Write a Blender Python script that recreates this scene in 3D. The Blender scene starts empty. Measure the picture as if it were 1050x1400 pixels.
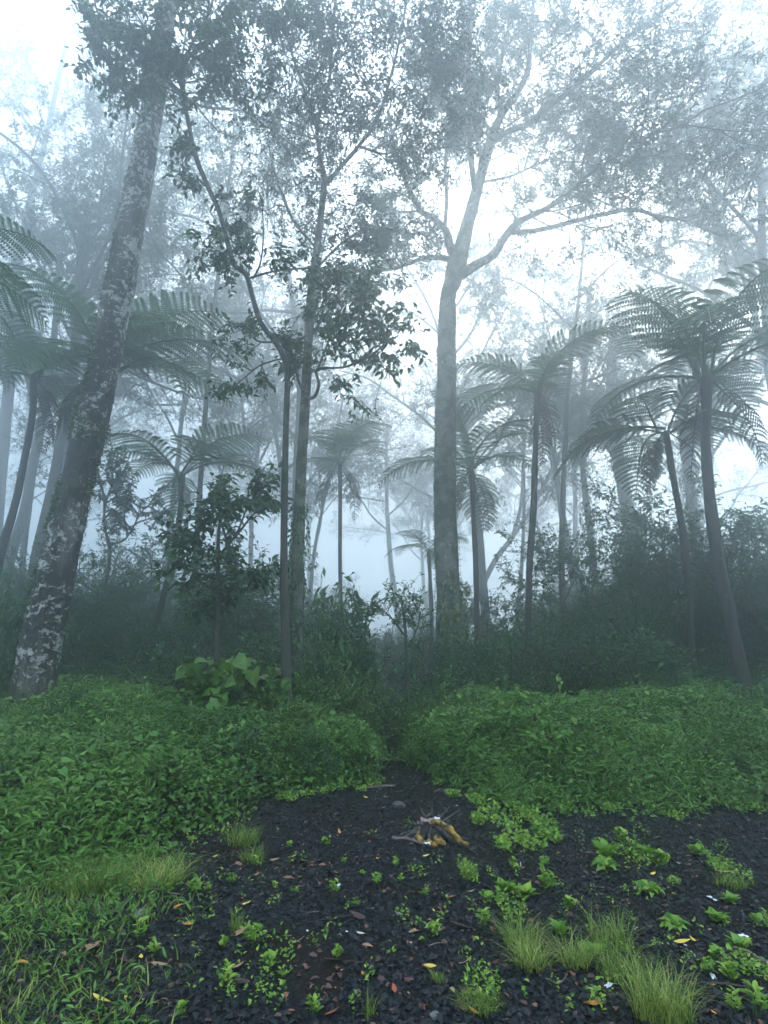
import bpy, math, random
import numpy as np
from mathutils import Vector, noise as mn

R = np.random.default_rng(7)
random.seed(7)
S = bpy.context.scene
C = S.collection
D2R = math.pi / 180

# ------------------------------------------------------------------ camera
PITCH = 12.7 * D2R
F = 800.0                      # focal length in photo pixels (photo 1050 x 1400)
CAM = np.array([0.0, 0.0, 1.6])
cam = bpy.data.cameras.new('camera')
cam.sensor_fit = 'VERTICAL'; cam.sensor_height = 24.0; cam.lens = 24.0 * F / 1400.0
cam.clip_start = 0.05; cam.clip_end = 600
co = bpy.data.objects.new('camera', cam); C.objects.link(co)
co.location = CAM; co.rotation_euler = (math.pi / 2 + PITCH, 0, 0)
S.camera = co
# ------------------------------------------------------------------ light
SUN_EL, SUN_AZ = 33 * D2R, 20 * D2R
w = bpy.data.worlds.new('World'); S.world = w; w.use_nodes = True
nt = w.node_tree; nt.nodes.clear()
out = nt.nodes.new('ShaderNodeOutputWorld'); bg = nt.nodes.new('ShaderNodeBackground')
sky = nt.nodes.new('ShaderNodeTexSky'); sky.sky_type = 'NISHITA'; sky.sun_disc = False
sky.sun_elevation = SUN_EL; sky.sun_rotation = SUN_AZ; sky.dust_density = 6; sky.air_density = 1.0; sky.ozone_density = 2
mixw = nt.nodes.new('ShaderNodeMix'); mixw.data_type = 'RGBA'
mixw.inputs[0].default_value = 0.75
nt.links.new(sky.outputs[0], mixw.inputs[6]); mixw.inputs[7].default_value = (13.6, 15.6, 17.5, 1)   # overcast cloud deck
nt.links.new(mixw.outputs[2], bg.inputs[0]); bg.inputs[1].default_value = 0.088
nt.links.new(bg.outputs[0], out.inputs[0])
sun = bpy.data.lights.new('sun', 'SUN'); sun.energy = 1.5; sun.angle = 40 * D2R; sun.color = (1, 0.97, 0.92)
so = bpy.data.objects.new('sun', sun); C.objects.link(so)
so.rotation_euler = (math.pi / 2 - SUN_EL, 0, math.pi - SUN_AZ)   # shines from behind the far canopy
HAZE_DENSITY = 0.032
HAZE_COLOR = (0.84, 0.935, 1.0, 1)
S.view_settings.view_transform = 'Standard'; S.view_settings.look = 'None'
S.view_settings.exposure = 1.22; S.view_settings.gamma = 1; S.view_settings.use_curve_mapping = False
S.render.engine = 'CYCLES'
cy = S.cycles
cy.use_denoising = True; cy.denoiser = 'OPENIMAGEDENOISE'
cy.max_bounces = 6; cy.diffuse_bounces = 2; cy.glossy_bounces = 1; cy.transmission_bounces = 2
cy.volume_bounces = 2; cy.transparent_max_bounces = 4
cy.caustics_reflective = False; cy.caustics_refractive = False
cy.sample_clamp_indirect = 6

# ------------------------------------------------------------------ projection helpers
cp, sp = math.cos(PITCH), math.sin(PITCH)
def P(px, py, Y):
    """point of the place seen at photo pixel (px, py), Y metres away"""
    u, v = (px - 525) / F, (700 - py) / F
    d = np.array([u, cp - v * sp, sp + v * cp])
    return CAM + d * (Y / d[1])
def G(px, py, z=0.0):
    u, v = (px - 525) / F, (700 - py) / F
    d = np.array([u, cp - v * sp, sp + v * cp])
    return CAM + d * ((z - CAM[2]) / d[2])
def PW(wpx, px, py, Y):
    """metres for wpx photo pixels at that point"""
    v = (700 - py) / F
    return wpx / F * Y / (cp - v * sp)

def smooth01(t):
    t = np.clip(t, 0, 1); return t * t * (3 - 2 * t)
def path_x(y):
    return np.interp(y, [0, 5.5, 6.8, 8.5, 12, 25, 60], [0.9, 0.75, 0.46, 0.17, 0.12, 0.3, 1.0])
def vnoise(x, y, f, seed=0):
    """cheap smooth value noise for arrays"""
    x = np.asarray(x, float) * f + 17.3 * seed + 1000; y = np.asarray(y, float) * f - 9.1 * seed + 1000
    xi, yi = np.floor(x).astype(int), np.floor(y).astype(int)
    fx, fy = smooth01(x - xi), smooth01(y - yi)
    def h(a, b):
        n = (a * 374761393 + b * 668265263 + seed * 974711) & 0x7fffffff
        n = (n ^ (n >> 13)) * 1274126177 & 0x7fffffff
        return ((n ^ (n >> 16)) & 0xffff) / 65535.0
    return (h(xi, yi) * (1 - fx) + h(xi + 1, yi) * fx) * (1 - fy) + (h(xi, yi + 1) * (1 - fx) + h(xi + 1, yi + 1) * fx) * fy
LE = np.array([G(a, b)[:2] for a, b in [(-60, 1235), (0, 1215), (60, 1205), (130, 1190), (190, 1165), (250, 1140), (330, 1112), (370, 1092), (450, 1084), (515, 1066), (528, 1046)]])
RE = np.array([G(a, b)[:2] for a, b in [(562, 1046), (600, 1068), (640, 1092), (700, 1106), (780, 1106), (870, 1114), (960, 1112), (1050, 1106), (1150, 1104)]])
def herb_in(x, y):
    """metres inside the herb mat (negative: on the gravel)"""
    l = y - np.interp(x, LE[:, 0], LE[:, 1]); r = y - np.interp(x, RE[:, 0], RE[:, 1])
    side = x < path_x(y)
    d = np.where(side, l, r)
    return np.minimum(d, (np.abs(x - path_x(y)) - 0.16) * 2)
def ground_z(x, y):
    x = np.asarray(x, float); y = np.asarray(y, float)
    d = np.clip(herb_in(x, y), 0, 3) / 3
    z = 0.12 * smooth01(d) + 0.05 * (vnoise(x, y, 0.8, 1) - .5) + 0.03 * (vnoise(x, y, 3.1, 2) - .5)
    z = z + 0.5 * (vnoise(x, y, 0.12, 3) - .5) * smooth01((y - 10) / 20)
    z = z - 0.0
    return z

# ------------------------------------------------------------------ mesh helpers
class MB:
    def __init__(s): s.V = []; s.F = []; s.M = []; s.A = []; s.n = 0
    def add(s, V, F, m=0, rnd=None):
        """F: list of int arrays (n,k)"""
        V = np.asarray(V, float).reshape(-1, 3)
        if rnd is None: rnd = np.full(len(V), R.random())
        s.V.append(V); s.A.append(np.broadcast_to(np.asarray(rnd, float), (len(V),)))
        for f in F:
            f = np.asarray(f, dtype=np.int64)
            s.F.append(f + s.n); s.M.append(np.full(len(f), m))
        s.n += len(V)
    def tube(s, pts, rad, sides=8, m=0, cap=True, rnd=None):
        V, F = tube(pts, rad, sides, cap); s.add(V, F, m, rnd)
    def mesh(s, name, mats, origin=(0, 0, 0), smooth=False):
        me = bpy.data.meshes.new(name)
        V = np.concatenate(s.V) - np.asarray(origin, float)
        loops = np.concatenate([f.ravel() for f in s.F]); tot = np.concatenate([np.full(len(f), f.shape[1]) for f in s.F])
        st = np.concatenate([[0], np.cumsum(tot)[:-1]])
        me.vertices.add(len(V)); me.vertices.foreach_set('co', V.astype(np.float32).ravel())
        me.loops.add(len(loops)); me.loops.foreach_set('vertex_index', loops.astype(np.int32))
        me.polygons.add(len(tot)); me.polygons.foreach_set('loop_start', st.astype(np.int32)); me.polygons.foreach_set('loop_total', tot.astype(np.int32))
        for mt in (mats if isinstance(mats, (list, tuple)) else [mats]): me.materials.append(mt)
        me.polygons.foreach_set('material_index', np.concatenate(s.M).astype(np.int32))
        me.polygons.foreach_set('use_smooth', np.full(len(tot), smooth))
        a = me.attributes.new('rnd', 'FLOAT', 'POINT'); a.data.foreach_set('value', np.concatenate(s.A).astype(np.float32))
        me.update(calc_edges=True)
        return me
def link(name, me, parent=None, loc=None):
    o = bpy.data.objects.new(name, me); C.objects.link(o)
    if parent is not None: o.parent = parent
    if loc is not None: o.location = loc
    return o
def tag(o, label=None, cat=None, group=None, kind=None):
    for k, v in (('label', label), ('category', cat), ('group', group), ('kind', kind)):
        if v: o[k] = v
    return o
def empty(name, loc, label, cat, group=None):
    o = bpy.data.objects.new(name, None); C.objects.link(o); o.location = loc; o.empty_display_size = .2
    return tag(o, label, cat, group)

def nrm(a):
    a = np.asarray(a, float); return a / np.maximum(np.linalg.norm(a, axis=-1, keepdims=True), 1e-9)
def resample(pts, n, vals=None):
    """Catmull-Rom through pts; returns n points (and values)"""
    p = np.asarray(pts, float); k = len(p)
    q = np.vstack([2 * p[0] - p[1], p, 2 * p[-1] - p[-2]])
    t = np.linspace(0, k - 1 - 1e-6, n); i = np.floor(t).astype(int); f = (t - i)[:, None]
    a, b, c, d = q[i], q[i + 1], q[i + 2], q[i + 3]
    o = .5 * ((2 * b) + (-a + c) * f + (2 * a - 5 * b + 4 * c - d) * f ** 2 + (-a + 3 * b - 3 * c + d) * f ** 3)
    if vals is None: return o
    return o, np.interp(t, np.arange(k), np.asarray(vals, float))
def frames(pts):
    t = nrm(np.gradient(pts, axis=0)); n = len(pts)
    ref = np.array([1., 0, 0]) if abs(t[0][0]) < .8 else np.array([0, 1., 0])
    X = np.zeros((n, 3)); x = nrm(ref - t[0] * ref.dot(t[0]))
    for i in range(n):
        x = x - t[i] * x.dot(t[i]); x = x / max(np.linalg.norm(x), 1e-9); X[i] = x
    return t, X, np.cross(t, X)
def tube(pts, rad, sides=8, cap=True, disp=None):
    pts = np.asarray(pts, float); n = len(pts); rad = np.asarray(rad, float)
    t, X, Y = frames(pts)
    a = np.arange(sides) * 2 * math.pi / sides
    rr = np.repeat(rad[:, None], sides, 1)
    if disp is not None: rr = rr * disp(pts, a)
    V = pts[:, None, :] + rr[..., None] * (np.cos(a)[None, :, None] * X[:, None, :] + np.sin(a)[None, :, None] * Y[:, None, :])
    i = np.arange(n - 1)[:, None] * sides; j = np.arange(sides)[None, :]; j2 = (j + 1) % sides
    Fq = np.stack([i + j, i + j2, i + sides + j2, i + sides + j], -1).reshape(-1, 4)
    Fs = [Fq]
    if cap: Fs.append((np.arange(sides) + (n - 1) * sides)[None, :])
    return V.reshape(-1, 3), Fs

LEAF2 = (np.array([[0, 0, 0], [-.5, .45, .10], [0, 1, -.12], [.5, .45, .10]]), [np.array([[0, 2, 1], [0, 3, 2]])])
def leaf6(droop=.1):
    V = np.array([[0, 0, 0], [0, .4, .05], [0, .75, .0], [0, 1, -droop], [-.5, .33, .13], [-.38, .7, .08], [.5, .33, .13], [.38, .7, .08]])
    return V, [np.array([[0, 1, 4], [2, 3, 5], [1, 0, 6], [3, 2, 7]]), np.array([[1, 2, 5, 4], [2, 1, 6, 7]])]
LEAF6 = leaf6(); LEAF6D = leaf6(.35)
HEART = (np.array([[0, 0, 0], [0, .45, .03], [0, 1, -.18], [-.38, -.14, .02], [-.52, .28, .10], [-.30, .68, .03], [.38, -.14, .02], [.52, .28, .10], [.30, .68, .03]]),
         [np.array([[0, 4, 3], [0, 1, 4], [1, 5, 4], [1, 2, 5], [0, 6, 7], [0, 7, 1], [1, 7, 8], [1, 8, 2]])])
def scatter(mb, tpl, pos, dirs, ups, length, width, m=0, rnd=None):
    """leaf template copied to many places at once"""
    V, F = tpl; N = len(pos)
    if N == 0: return
    d = nrm(dirs); x = nrm(np.cross(d, ups)); z = np.cross(x, d)
    length = np.broadcast_to(np.asarray(length, float), (N,)); width = np.broadcast_to(np.asarray(width, float), (N,))
    W = (pos[:, None, :] + (V[None, :, 0] * width[:, None])[..., None] * x[:, None, :]
         + (V[None, :, 1] * length[:, None])[..., None] * d[:, None, :] + (V[None, :, 2] * length[:, None])[..., None] * z[:, None, :])
    off = (np.arange(N) * len(V))[:, None, None]
    if rnd is None: rnd = R.random(N)
    mb.add(W.reshape(-1, 3), [(f[None] + off).reshape(-1, f.shape[1]) for f in F], m, np.repeat(rnd, len(V)))
def rdir(n):
    return nrm(R.normal(size=(n, 3)))

# ------------------------------------------------------------------ materials
def mat(name):
    m = bpy.data.materials.new(name); m.use_nodes = True; t = m.node_tree; t.nodes.clear()
    o = t.nodes.new('ShaderNodeOutputMaterial'); return m, t, o
def N(t, kind, **kw):
    n = t.nodes.new(kind)
    for k, v in kw.items(): setattr(n, k, v)
    return n
def ramp(t, stops, src=None):
    r = t.nodes.new('ShaderNodeValToRGB'); e = r.color_ramp.elements
    while len(e) < len(stops): e.new(.5)
    for i, (p, c) in enumerate(stops):
        e[i].position = p; e[i].color = (*c, 1) if len(c) == 3 else c
    if src is not None: t.links.new(src, r.inputs[0])
    return r
def noise_n(t, scale, detail=4, rough=.55, vec=None, dist=0):
    n = t.nodes.new('ShaderNodeTexNoise'); n.inputs['Scale'].default_value = scale; n.inputs['Detail'].default_value = detail
    n.inputs['Roughness'].default_value = rough; n.inputs['Distortion'].default_value = dist
    if vec is not None: t.links.new(vec, n.inputs['Vector'])
    return n
def coords(t, scale=(1, 1, 1)):
    g = t.nodes.new('ShaderNodeTexCoord'); mp = t.nodes.new('ShaderNodeMapping'); mp.inputs['Scale'].default_value = scale
    t.links.new(g.outputs['Object'], mp.inputs[0]); return mp.outputs[0]
def mixc(t, f, a, b):
    m = t.nodes.new('ShaderNodeMix'); m.data_type = 'RGBA'
    for v, i in ((f, 0), (a, 6), (b, 7)):
        if isinstance(v, (int, float)): m.inputs[i].default_value = v
        elif isinstance(v, tuple): m.inputs[i].default_value = (*v, 1)
        else: t.links.new(v, m.inputs[i])
    return m.outputs[2]
def leaf_mat(name, dark, mid, light, transl=.3, rough=.42, spec=.5, patch=.0):
    m, t, o = mat(name)
    at = N(t, 'ShaderNodeAttribute', attribute_name='rnd')
    r = ramp(t, [(0, dark), (.5, mid), (1, light)], at.outputs['Fac'])
    n = noise_n(t, .55, 2, .5, coords(t)); c = mixc(t, .5, r.outputs[0], mixc(t, n.outputs[0], dark, light)) if patch else r.outputs[0]
    p = N(t, 'ShaderNodeBsdfPrincipled'); t.links.new(c, p.inputs['Base Color']); p.inputs['Roughness'].default_value = rough
    p.inputs['Specular IOR Level'].default_value = spec
    if transl > 0:
        tr = N(t, 'ShaderNodeBsdfTranslucent'); t.links.new(c, tr.inputs[0])
        hs = N(t, 'ShaderNodeHueSaturation'); hs.inputs['Value'].default_value = 1.5; hs.inputs['Hue'].default_value = .49; t.links.new(c, hs.inputs['Color']); t.links.new(hs.outputs[0], tr.inputs[0])
        mx = N(t, 'ShaderNodeMixShader'); mx.inputs[0].default_value = transl
        t.links.new(p.outputs[0], mx.inputs[1]); t.links.new(tr.outputs[0], mx.inputs[2]); t.links.new(mx.outputs[0], o.inputs[0])
    else: t.links.new(p.outputs[0], o.inputs[0])
    return m
def bark_mat(name, c1, c2, moss=None, lichen=None, moss_amt=.5, lichen_amt=.5, scale=1., zmoss=None, ring=False):
    m, t, o = mat(name)
    v = coords(t, (scale, scale, scale)); vs = coords(t, (scale * 1.0, scale * 1.0, scale * .22))
    n1 = noise_n(t, 14, 6, .65, vs, .6); n2 = noise_n(t, 3.2, 4, .6, v)
    base = mixc(t, n1.outputs[0], c1, c2)
    h = n1.outputs[0]
    if moss:
        n3 = noise_n(t, 2.6, 5, .62, v, .3)
        f = ramp(t, [(.5 - .2 * moss_amt + .1, (0, 0, 0)), (.62 - .2 * moss_amt + .1, (1, 1, 1))], n3.outputs[0]).outputs[0]
        n4 = noise_n(t, 40, 3, .6, v)
        mc = mixc(t, n4.outputs[0], tuple(q * .35 for q in moss), moss)
        base = mixc(t, f, base, mc)
    if lichen:
        nn = noise_n(t, 9, 7, .72, v, .5); n5 = noise_n(t, 1.1, 3, .6, v)
        a = N(t, 'ShaderNodeMath', operation='MULTIPLY_ADD'); t.links.new(n5.outputs[0], a.inputs[0]); a.inputs[1].default_value = .6; t.links.new(nn.outputs[0], a.inputs[2])
        e_ = 1.0 - .16 * lichen_amt; f = ramp(t, [(e_, (0, 0, 0)), (e_ + .03, (1, 1, 1))], a.outputs[0]).outputs[0]
        lc = mixc(t, nn.outputs[0], tuple(q * .6 for q in lichen), lichen)
        base = mixc(t, f, base, lc)
    p = N(t, 'ShaderNodeBsdfPrincipled'); t.links.new(base, p.inputs['Base Color']); p.inputs['Roughness'].default_value = .75
    p.inputs['Specular IOR Level'].default_value = .35
    bp = N(t, 'ShaderNodeBump'); bp.inputs['Strength'].default_value = .9; bp.inputs['Distance'].default_value = .03
    ad = N(t, 'ShaderNodeMath', operation='ADD'); t.links.new(h, ad.inputs[0]); n6 = noise_n(t, 45, 4, .7, v); t.links.new(n6.outputs[0], ad.inputs[1])
    t.links.new(ad.outputs[0], bp.inputs['Height']); t.links.new(bp.outputs[0], p.inputs['Normal']); t.links.new(p.outputs[0], o.inputs[0])
    return m
def big_bark():
    m, t, o = mat('crusted bark with moss and lichen')
    v = coords(t, (1, 1, 1)); vc = coords(t, (1, 1, 1.25)); vr = coords(t, (1, 1, .12))
    A = noise_n(t, 9, 8, .72, vc, .7); B = noise_n(t, 1.7, 4, .6, v, .4); Cn = noise_n(t, 26, 6, .7, vr); Dn = noise_n(t, 1.2, 3, .55, coords(t, (1.6, 1, .25)))
    bark = mixc(t, A.outputs[0], (.006, .006, .005), (.085, .08, .066))
    wood = mixc(t, Cn.outputs[0], (.03, .027, .023), (.24, .22, .19))
    f = ramp(t, [(.52, (0, 0, 0)), (.60, (1, 1, 1))], Dn.outputs[0]).outputs[0]
    c = mixc(t, f, bark, wood)
    sm = N(t, 'ShaderNodeMath', operation='MULTIPLY_ADD'); t.links.new(B.outputs[0], sm.inputs[0]); sm.inputs[1].default_value = .55; t.links.new(A.outputs[0], sm.inputs[2])
    f = ramp(t, [(.825, (0, 0, 0)), (.855, (1, 1, 1))], sm.outputs[0]).outputs[0]
    A2 = noise_n(t, 34, 5, .7, v); c = mixc(t, f, c, mixc(t, A2.outputs[0], (.25, .25, .22), (.75, .75, .68)))
    G1 = noise_n(t, 2.1, 5, .65, coords(t, (1, 1, .7)), .5); f = ramp(t, [(.56, (0, 0, 0)), (.64, (1, 1, 1))], G1.outputs[0]).outputs[0]
    c = mixc(t, f, c, mixc(t, A2.outputs[0], (.006, .010, .004), (.045, .065, .016)))
    p = N(t, 'ShaderNodeBsdfPrincipled'); t.links.new(c, p.inputs['Base Color']); p.inputs['Roughness'].default_value = .7; p.inputs['Specular IOR Level'].default_value = .35
    h = N(t, 'ShaderNodeMath', operation='ADD'); t.links.new(A.outputs[0], h.inputs[0]); t.links.new(Cn.outputs[0], h.inputs[1])
    bp = N(t, 'ShaderNodeBump'); bp.inputs['Strength'].default_value = 1; bp.inputs['Distance'].default_value = .05; t.links.new(h.outputs[0], bp.inputs['Height'])
    t.links.new(bp.outputs[0], p.inputs['Normal']); t.links.new(p.outputs[0], o.inputs[0]); return m
def plain_mat(name, c1, c2, rough=.6, scale=30, spec=.4, bump=.0):
    m, t, o = mat(name)
    n = noise_n(t, scale, 4, .6, coords(t)); at = N(t, 'ShaderNodeAttribute', attribute_name='rnd')
    a = N(t, 'ShaderNodeMath', operation='MULTIPLY_ADD'); t.links.new(n.outputs[0], a.inputs[0]); a.inputs[1].default_value = .6; 
    b = N(t, 'ShaderNodeMath', operation='MULTIPLY'); t.links.new(at.outputs['Fac'], b.inputs[0]); b.inputs[1].default_value = .6; t.links.new(b.outputs[0], a.inputs[2])
    c = mixc(t, a.outputs[0], c1, c2)
    p = N(t, 'ShaderNodeBsdfPrincipled'); t.links.new(c, p.inputs['Base Color']); p.inputs['Roughness'].default_value = rough; p.inputs['Specular IOR Level'].default_value = spec
    if bump:
        bp = N(t, 'ShaderNodeBump'); bp.inputs['Strength'].default_value = bump; bp.inputs['Distance'].default_value = .01; t.links.new(n.outputs[0], bp.inputs['Height']); t.links.new(bp.outputs[0], p.inputs['Normal'])
    t.links.new(p.outputs[0], o.inputs[0]); return m

M = {}
M['canopy'] = leaf_mat('canopy leaf', (.012, .03, .014), (.022, .06, .022), (.05, .11, .035), .4)
M['near'] = leaf_mat('glossy leaf', (.012, .035, .016), (.03, .085, .028), (.09, .19, .05), .3, .3, .6)
M['shrub'] = leaf_mat('shrub leaf', (.015, .055, .018), (.04, .13, .035), (.09, .21, .055), .25, .4)
M['herb'] = leaf_mat('herb leaf', (.008, .038, .008), (.048, .155, .018), (.17, .32, .045), .2, .42, .45, patch=1)
M['herb_light'] = leaf_mat('pale herb leaf', (.04, .12, .02), (.10, .24, .04), (.20, .36, .07), .3, .4, .4)
M['weed'] = leaf_mat('weed leaf', (.06, .17, .02), (.16, .32, .035), (.34, .46, .07), .3, .4, .4)
M['grass'] = leaf_mat('grass blade', (.03, .09, .012), (.12, .22, .025), (.30, .36, .08), .25, .45, .4)
M['grass_yellow'] = leaf_mat('yellow grass blade', (.06, .14, .02), (.20, .30, .05), (.46, .46, .13), .25, .45, .4)
M['fern'] = leaf_mat('fern leaf', (.025, .065, .03), (.045, .11, .05), (.08, .16, .07), .35, .5, .3)
M['dead'] = leaf_mat('dead frond', (.03, .022, .014), (.05, .035, .02), (.08, .055, .03), .15, .7, .2)
M['vine'] = leaf_mat('climber leaf', (.03, .08, .018), (.08, .17, .03), (.22, .28, .06), .3, .4, .4)
M['bark_big'] = big_bark()
M['bark_mid'] = bark_mat('green lichen bark', (.05, .05, .04), (.25, .25, .20), (.045, .075, .025), (.36, .40, .32), .75, .55, 1.3)
M['bark'] = bark_mat('dark bark', (.025, .024, .02), (.13, .125, .10), (.035, .055, .02), (.3, .33, .27), .45, .25, 1.5)
M['bark_fern'] = bark_mat('fibrous fern trunk', (.015, .014, .012), (.09, .08, .065), (.035, .055, .02), (.25, .27, .22), .3, .15, 2.2)
M['twig'] = plain_mat('twig', (.02, .017, .013), (.075, .06, .045), .7)
M['stem'] = plain_mat('green stem', (.03, .07, .02), (.06, .11, .03), .5)
M['moss'] = leaf_mat('moss tuft', (.02, .04, .01), (.06, .11, .025), (.13, .19, .05), .1, .8, .2)

# ------------------------------------------------------------------ ground
def ground_mat():
    m, t, o = mat('black volcanic gravel and soil')
    v = coords(t)
    n1 = noise_n(t, 1.1, 4, .55, v); n2 = noise_n(t, 60, 5, .7, v); vo = N(t, 'ShaderNodeTexVoronoi'); vo.inputs['Scale'].default_value = 55; t.links.new(v, vo.inputs['Vector'])
    grav = mixc(t, vo.outputs['Color'], (.004, .005, .007), (.020, .023, .028))
    soil = mixc(t, n2.outputs[0], (.004, .0035, .003), (.024, .019, .016))
    f = ramp(t, [(.45, (0, 0, 0)), (.58, (1, 1, 1))], n1.outputs[0]).outputs[0]
    c = mixc(t, f, grav, soil)
    p = N(t, 'ShaderNodeBsdfPrincipled'); t.links.new(c, p.inputs['Base Color']); p.inputs['Roughness'].default_value = .7; p.inputs['Specular IOR Level'].default_value = .1
    bp = N(t, 'ShaderNodeBump'); bp.inputs['Strength'].default_value = .7; bp.inputs['Distance'].default_value = .012
    ad = N(t, 'ShaderNodeMath', operation='ADD'); t.links.new(n2.outputs[0], ad.inputs[0]); t.links.new(vo.outputs['Distance'], ad.inputs[1])
    t.links.new(ad.outputs[0], bp.inputs['Height']); t.links.new(bp.outputs[0], p.inputs['Normal']); t.links.new(p.outputs[0], o.inputs[0])
    return m
M['ground'] = ground_mat()
def axis(a, b, near, far_n, near_n, lo, hi):
    return np.unique(np.concatenate([np.linspace(a, lo, far_n), np.linspace(lo, hi, near_n), np.linspace(hi, b, far_n)]))
gx = axis(-85, 85, 0, 40, 160, -8, 8); gy = axis(-30, 130, 0, 50, 180, 1.5, 14)
X_, Y_ = np.meshgrid(gx, gy, indexing='ij')
Z_ = ground_z(X_, Y_)
mb = MB(); nx, ny = X_.shape
ii = (np.arange(nx - 1)[:, None] * ny + np.arange(ny - 1)[None, :])
mb.add(np.stack([X_, Y_, Z_], -1), [np.stack([ii, ii + ny, ii + ny + 1, ii + 1], -1).reshape(-1, 4)])
g = link('ground', mb.mesh('ground', M['ground'], smooth=True)); tag(g, kind='structure')

def gz(x, y): return float(ground_z(np.array([x]), np.array([y]))[0])

# gravel chips
OCT = (np.array([[1, 0, 0], [-1, 0, 0], [0, 1, 0], [0, -1, 0], [0, 0, 1], [0, 0, -1.]]), [np.array([[0, 2, 4], [2, 1, 4], [1, 3, 4], [3, 0, 4], [2, 0, 5], [1, 2, 5], [3, 1, 5], [0, 3, 5]])])
def chips(n, ylo, yhi, smin, smax, name, lab):
    y = ylo + (yhi - ylo) * R.random(n) ** 1.25
    x = (R.random(n) * 2 - 1) * (0.75 * y + .4)
    k = (herb_in(x, y) < .35) & (vnoise(x, y, 1.3, 5) + .35 * R.random(n) > np.where(x < -.2, .45, .22))
    x, y = x[k], y[k]; n = len(x)
    s = smin + (smax - smin) * R.random(n) ** 3
    pos = np.stack([x, y, ground_z(x, y) + s * .25], -1)
    A = nrm(rdir(n) * [1, 1, .35]); U = nrm(np.array([0, 0, 1.]) + .5 * R.normal(size=(n, 3)))
    V, Fc = OCT; xx = nrm(np.cross(A, U)); zz = np.cross(xx, A)
    jit = 1 + .35 * R.normal(size=(n, 6, 1)).clip(-1.5, 1.5)
    W = pos[:, None] + (V[None] * jit * (s[:, None] * np.array([[1, 1, 1]]))[:, None, :]) @ np.ones((1, 3, 3)) * 0
    sc = np.stack([s, s * (.6 + .5 * R.random(n)), s * (.35 + .35 * R.random(n))], -1)
    L = V[None] * jit * sc[:, None, :]
    W = pos[:, None] + L[..., 0:1] * A[:, None] + L[..., 1:2] * xx[:, None] + L[..., 2:3] * zz[:, None]
    off = (np.arange(n) * 6)[:, None, None]
    b = MB(); b.add(W.reshape(-1, 3), [(f[None] + off).reshape(-1, 3) for f in Fc], 0, np.repeat(R.random(n), 6))
    o = link(name, b.mesh(name, M['gravel'])); tag(o, lab, 'gravel', kind='stuff')
M['gravel'] = plain_mat('gravel chip', (.002, .003, .004), (.018, .023, .029), .5, 60, .22)
chips(80000, 2.5, 8.6, .006, .026, 'gravel', 'loose black volcanic gravel covering the clearing floor')

chips(2600, 2.5, 7.5, .016, .036, 'gravel', 'coarser lumps of black lava rock lying in the gravel')
# ------------------------------------------------------------------ herb mat and grass
def herb_mat(n, xlo, xhi, ylo, yhi, name, lab, lf, m):
    x = xlo + (xhi - xlo) * R.random(n); y = ylo + (yhi - ylo) * R.random(n)
    hd = herb_in(x, y) + .5 * (vnoise(x, y, 1.9, 9) - .5) + .3 * (vnoise(x, y, 5, 19) - .5) + .16 * R.normal(size=n)
    k = (hd > 0) & (np.abs(x) < .72 * y + .8)
    x, y, hd = x[k], y[k], hd[k]; n = len(x)
    H = .07 + .16 * smooth01(hd / 1.2) + .34 * smooth01(hd / 3) * vnoise(x, y, .6, 4) + .30 * vnoise(x, y, 1.5, 6) * smooth01(hd / 1.1) + .16 * vnoise(x, y, 4.2, 8) * smooth01(hd / .5)
    up_ = 1 - .6 * R.random(n) ** 1.5; z = ground_z(x, y) + H * up_ + np.where(R.random(n) < .04, .14 * R.random(n), 0)
    d = rdir(n); d[:, 2] = d[:, 2] * .45 + .1
    U = nrm(np.array([0, -.25, 1.]) + .45 * R.normal(size=(n, 3)))
    b = MB()
    Ln = lf[0] * (.6 + .7 * R.random(n)); kind = vnoise(x, y, 1.1, 12) + .25 * R.random(n)
    rn = np.clip(.45 * vnoise(x, y, .8, 21) + .2 * vnoise(x, y, 4, 22) + .4 * R.random(n) ** 1.3 + .45 * (up_ - .8), 0, 1)   # paler upwards: lit tops and shaded depths put into the leaf colour
    k1 = kind < .62
    scatter(b, LEAF6, np.stack([x, y, z], -1)[k1], d[k1], U[k1], Ln[k1], lf[1] * Ln[k1], 0, rn[k1])
    k2 = ~k1
    scatter(b, LEAF2, np.stack([x, y, z], -1)[k2], d[k2], U[k2], Ln[k2] * .62, .75 * Ln[k2] * .62, 0, rn[k2])
    o = link(name, b.mesh(name, m)); tag(o, lab, 'ground cover', kind='stuff')
herb_mat(125000, -8.5, .3, 3.6, 10.5, 'ground_cover', 'dense low green herbs left of the path', (.085, .27), M['herb'])
herb_mat(60000, -12, 12, 9.8, 15, 'ground_cover', 'taller shaded herbs at the foot of the forest', (.15, .32), M['herb'])
herb_mat(105000, .2, 8.5, 5.6, 11, 'ground_cover', 'dense low green herbs right of the path', (.08, .27), M['herb'])

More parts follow.
